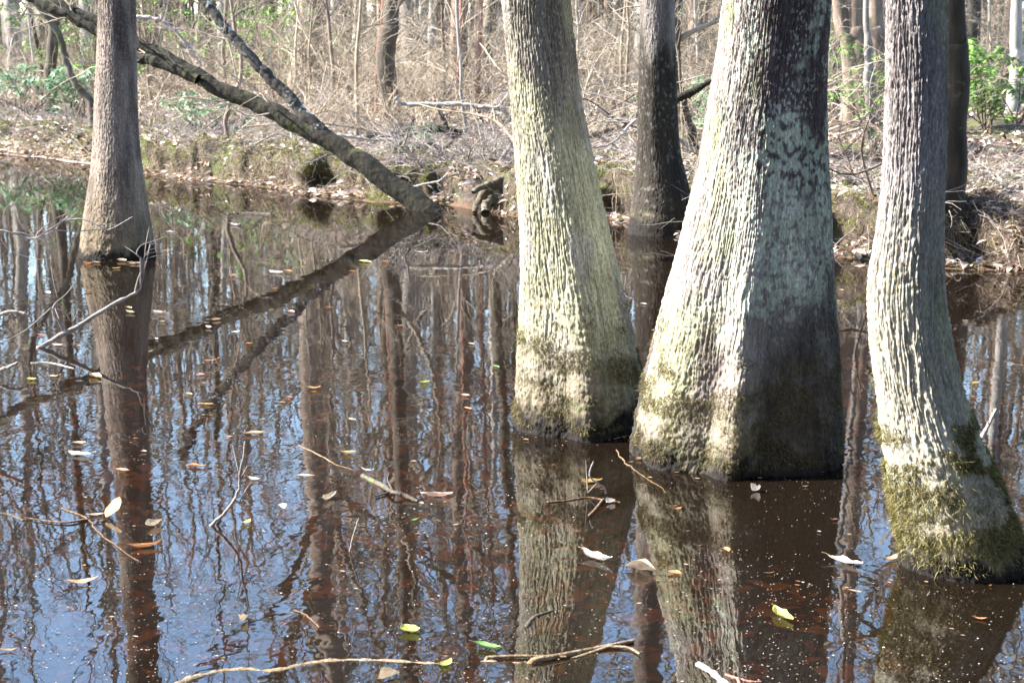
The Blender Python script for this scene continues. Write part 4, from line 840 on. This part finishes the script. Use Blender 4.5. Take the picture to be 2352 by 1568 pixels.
LV = [
 ('D', 815, 705, 872, 716, 'orange', 'small orange leaf, upper of two lying close in the slender left tupelo reflection'), ('D', 818, 732, 888, 748, 'tan', 'small tan leaf, lower of two lying close in the slender left tupelo reflection'),
 ('D', 995, 738, 1085, 746, 'cream', 'cream leaf just right of the slender left tupelo reflection'), ('D', 1755, 472, 1852, 488, 'white', 'white lance-shaped leaf well out under the leaning log reflection'),
 ('D', 1085, 212, 1142, 212, 'white', 'little white leaf close right of the slender left tupelo foot'), ('D', 1500, 166, 1568, 170, 'white', 'thin white leaf near the dark sodden log'),
 ('D', 1338, 836, 1388, 843, 'pink', 'small pinkish leaf in the upper edge of the log reflection'), ('D', 1508, 872, 1570, 860, 'white', 'slim pale leaf between the two dark bands of the log reflection'),
 ('D', 1308, 1055, 1432, 1050, 'orange', 'very thin orange leaf right below the log reflection', .12), ('D', 1290, 1340, 1395, 1340, 'gold', 'long golden leaf below the thin limb reflection', .25),
 ('D', 1980, 1235, 2095, 1241, 'orange', 'slender orange leaf in the middle of the open water', .22), ('D', 578, 1152, 672, 1168, 'gold', 'golden leaf at the head of the sunken orange stick'),
 ('D', 170, 1178, 238, 1178, 'yellow', 'small yellow oval leaf near the left edge below the rising twig', .6), ('D', 298, 1155, 398, 1156, 'cream', 'pale long leaf right of the small yellow oval leaf', .25),
 ('D', 1585, 1536, 1750, 1530, 'tan', 'broad tan leaf at the top of the blue sky reflection'), ('D', 285, 602, 342, 622, 'lilac', 'pale lilac leaf in the blue patch left of the slender left tupelo'),
 ('D', 1600, 942, 1652, 942, 'orange', 'tiny orange leaf on the lower dark band of the log reflection'), ('D', 245, 884, 298, 889, 'orange', 'tiny orange leaf just above the foot of the rising forked twig'),
 ('D', 325, 950, 432, 956, 'pink', 'pale pink leaf touching the foot of the rising forked twig', .3), ('D', 1005, 905, 1040, 918, 'white', 'tiny white leaf above the left end of the log reflection'),
 ('E', 258, 405, 335, 413, 'yellow', 'pale yellow leaf below the foot of the leaning log'), ('E', 618, 343, 702, 347, 'white', 'flat white leaf on the bank reflection left of the centre-left tupelo', .3),
 ('E', 482, 832, 548, 829, 'brown', 'small reddish-brown leaf in mid water left of the centre-left tupelo'), ('E', 648, 1202, 722, 1195, 'lime', 'pale lime leaf in mid water left of the centre-left tupelo'),
 ('E', 1122, 1095, 1175, 1104, 'green', 'small green leaf close left of the centre-left tupelo'), ('E', 915, 1282, 980, 1286, 'pink', 'pink-white small leaf left of the centre-left tupelo foot'),
 ('E', 935, 1358, 992, 1374, 'orange', 'bright orange small leaf left of the centre-left tupelo foot'), ('E', 145, 928, 188, 933, 'white', 'tiny white leaf in the grey middle of the water'),
 ('E', 183, 1438, 238, 1448, 'tan', 'small tan leaf above the first blue sky patch'), ('E', 1365, 1515, 1445, 1542, 'orange', 'orange leaf against the front foot of the centre-left tupelo'),
 ('E', 2093, 682, 2138, 685, 'white', 'tiny white leaf in the dark gap between the two nearest trunks'), ('E', 1868, 1528, 1932, 1546, 'yellow', 'dull yellow leaf wedged between the feet of the two nearest trunks'),
 ('G', 475, 8, 565, 13, 'cream', 'cream leaf beside the slender left tupelo reflection, above a longer white one'), ('G', 452, 72, 585, 94, 'white', 'long white leaf floating on the blue sky reflection at left'),
 ('G', 752, 182, 850, 192, 'orange', 'reddish-orange leaf in the dark slender left tupelo reflection'), ('G', 1212, 158, 1352, 158, 'orange', 'plump orange leaf between the left tupelo reflection and the forked twig', .3),
 ('G', 1608, 238, 1702, 252, 'white', 'small white leaf touching the forked foreground twig'), ('G', 1920, 222, 2055, 226, 'white', 'flat white leaf in the green reflection, right of the forked twig', .35),
 ('G', 2082, 402, 2220, 345, 'cream', 'curled cream leaf tilted upwards in the middle foreground', .24, .7), ('G', 1810, 415, 1875, 448, 'white', 'small white crumpled leaf right of the forked foreground twig', .6, .6),
 ('G', 2218, 75, 2322, 73, 'gold', 'slim golden leaf in the middle of the picture'), ('G', 562, 482, 685, 477, 'pink', 'pale pink leaf lying against the upright ovate leaf', .28),
 ('G', 948, 572, 1062, 518, 'cream', 'pale folded leaf right of the upright ovate leaf', .4, .5), ('G', 1578, 548, 1642, 512, 'yellow', 'small olive-yellow leaf under the forked foreground twig', .5),
 ('G', 818, 695, 1055, 672, 'orange', 'long tattered orange leaf at the end of the brown twig', .22, .4), ('G', 1565, 1205, 1630, 1130, 'cream', 'big curled cream leaf with a white rim in the lower left', .4, .8),
 ('G', -20, 1360, 112, 1362, 'orange', 'bright orange leaf at the left edge near the bottom', .25), ('G', 410, 935, 640, 905, 'tan', 'broad soggy tan leaf in the lower left blue water', .3),
 ('H', 655, 350, 870, 352, 'pink', 'rolled pink-white bark-like leaf, long, beside the dark twig', .15, 1.0), ('H', 1715, 735, 1910, 792, 'white', 'long bright white leaf over the streak of bright reflection', .3, .5),
 ('H', 1995, 825, 2190, 850, 'cream', 'crumpled white and tan leaf left of the orange round leaf', .28, .8), ('H', 2268, 850, 2362, 862, 'orange', 'round burnt-orange leaf in the widest trunk reflection', .65),
 ('H', 535, 1210, 640, 1262, 'lime', 'round yellow-green leaf in the lower middle blue water', .8, .15), ('H', 995, 1328, 1190, 1366, 'green', 'shiny green leaf lying on the long floating bottom branch', .4),
 ('H', 768, 1478, 866, 1428, 'lime', 'yellow-green leaf leaning against the long floating bottom branch', .45), ('H', 375, 1560, 525, 1520, 'cream', 'large curled cream leaf at the bottom edge', .42, .8),
 ('H', 1705, 275, 1845, 255, 'gold', 'yellow and pink leaf under the white hooked twig', .3), ('H', 1868, 400, 1928, 385, 'white', 'small white crumpled leaf beside the yellow-brown forked twig', .7, .6),
 ('H', 585, 518, 655, 492, 'green', 'small green blade-like leaf in the middle foreground', .22), ('H', 272, 178, 352, 191, 'white', 'narrow white leaf above the dark twig with the raised tip', .25),
 ('I', 378, 685, 442, 728, 'orange', 'little two-tone orange leaf in the shade below the widest trunk', .45, .5), ('I', 572, 322, 625, 312, 'white', 'round bright white leaf in the dark shade at the widest trunk foot', .9, .6),
 ('I', 1060, 765, 1300, 818, 'white', 'large bright white leaf between the widest and the rightmost trunk reflections', .28), ('I', 1415, 782, 1540, 750, 'tan', 'tan leaf at the front left of the rightmost tupelo foot', .35),
 ('I', 1480, 608, 1552, 642, 'brown', 'rosy-brown leaf stuck to the left side of the rightmost tupelo foot', .5), ('I', 700, 1078, 866, 1204, 'lime', 'bright yellow-green lance leaf with a brown tip in the lower right', .32),
 ('I', 2012, 1150, 2110, 1158, 'orange', 'slim orange leaf in the rightmost tupelo reflection', .25), ('I', 650, 858, 722, 857, 'orange', 'needle-thin orange leaf in the brown water below the widest trunk', .12),
 ('I', 72, 442, 118, 424, 'orange', 'small orange leaf in the left part of the widest trunk reflection', .4), ('I', 1200, 968, 1285, 984, 'tan', 'small tan leaf below the large bright white leaf', .25),
]
for q in LV: leaf(*q)
# the upright ovate leaf
lf = leaf('G', 688, 500, 792, 470, 'gold', 'upright ovate golden leaf with brown spots standing out of the water at left', .75, .1, .75)
# small fragments
for i in range(190):
    x, y = random.uniform(30, 2330), random.uniform(560, 1540)
    if i >= 150:
        fx, fy, fr_ = random.choice([(1330, 1006, 150), (1420, 1000, 60), (1500, 1060, 60), (1690, 1092, 240), (2180, 1330, 120), (269, 602, 90)]); x = fx+random.uniform(-1, 1)*fr_; y = fy+random.uniform(0, 16)-abs(x-fx)/fr_*10
    q = on_water(x, y)
    if q[1] > 9.2*KS: continue
    s = random.uniform(8, 22)*((q[1]/KS)**.5/2.2); a = random.uniform(-.4, .4)
    zx, zy = x*1.08844*2.61333, y*1.08844*2.61333
    leaf('A', zx-s*1.3, zy-s*a*.5, zx+s*1.3, zy+s*a*.5, random.choice(['cream', 'tan', 'tan', 'orange', 'orange', 'pink', 'brown', 'gold']), 'tiny leaf scrap drifting on the dark open water', random.uniform(.2, .6), .3, group='leaf scraps drifting on the water', parts=False)
# specks of floating dust
n = 15000
py = rng.uniform(0, 1, n)**.75*1050+560; px = rng.uniform(-60, 2420, n); P = np.array([on_water(a, b, .0025) for a, b in zip(px, py)])
kk = (fbm(P[:, 0]*1.3, P[:, 1]*.8, 3, 4)+.3*fbm(P[:, 0]*6, P[:, 1]*4, 5, 2) > rng.uniform(-.5, .6, n))&(P[:, 1] < 11*KS); P = P[kk]; n = len(P)
r = rng.uniform(.0009, .0028, n)*np.where(rng.random(n) < .06, 1.8, 1); a = rng.uniform(0, 6.28, n); e = rng.uniform(.4, 1, n)
V = []
for k in range(6):
    t = a+k*np.pi/3; rr = r*rng.uniform(.7, 1.2, n); V.append(P+np.stack([np.cos(t)*rr, np.sin(t)*rr*e, rng.uniform(0, .0012, n)], -1))
tag(obj('floating_specks', mesh('floating_specks', [(np.stack(V, 1).reshape(-1, 3), np.arange(n*6).reshape(-1, 6))], smooth=False), M['speck']), 'pale dust and seed specks floating all over the water', 'floating specks', kind='stuff')
# sunken leaves on the bed in the foreground
n = 9000; xs = rng.uniform(-3.6, 3.2, n); ys = rng.uniform(3.2, 12, n); keep = rng.random(n) < (.25+ss(-.35, .3, fbm(xs*.8, ys*.8, 12, 3)+.45*ss(0, -1.2, xs)*ss(7.2, 5.2, ys))); xs, ys = xs[keep], ys[keep]; n = len(xs)
az = rng.uniform(0, 6.28, n); D = np.stack([np.cos(az), np.sin(az), rng.normal(size=n)*.1], -1); Nn = rng.normal(size=(n, 3))*.2+np.array([0, 0, 1]); L = rng.uniform(.06, .15, n)
zb = np.minimum(ground_at(xs, ys)+.3*ss(9.5, 6, ys)*ss(1.2, -.6, xs)+.02+rng.uniform(0, .08, n), -.03)
tag(obj('sunken_leaves', mesh('sunken_leaves', [leafquads(np.stack([xs, ys, zb], -1), D, Nn, L, L*.5, .15, .1)]), M['sunk']), 'orange-brown dead leaves lying under the shallow tannin water', 'sunken leaves', kind='stuff')
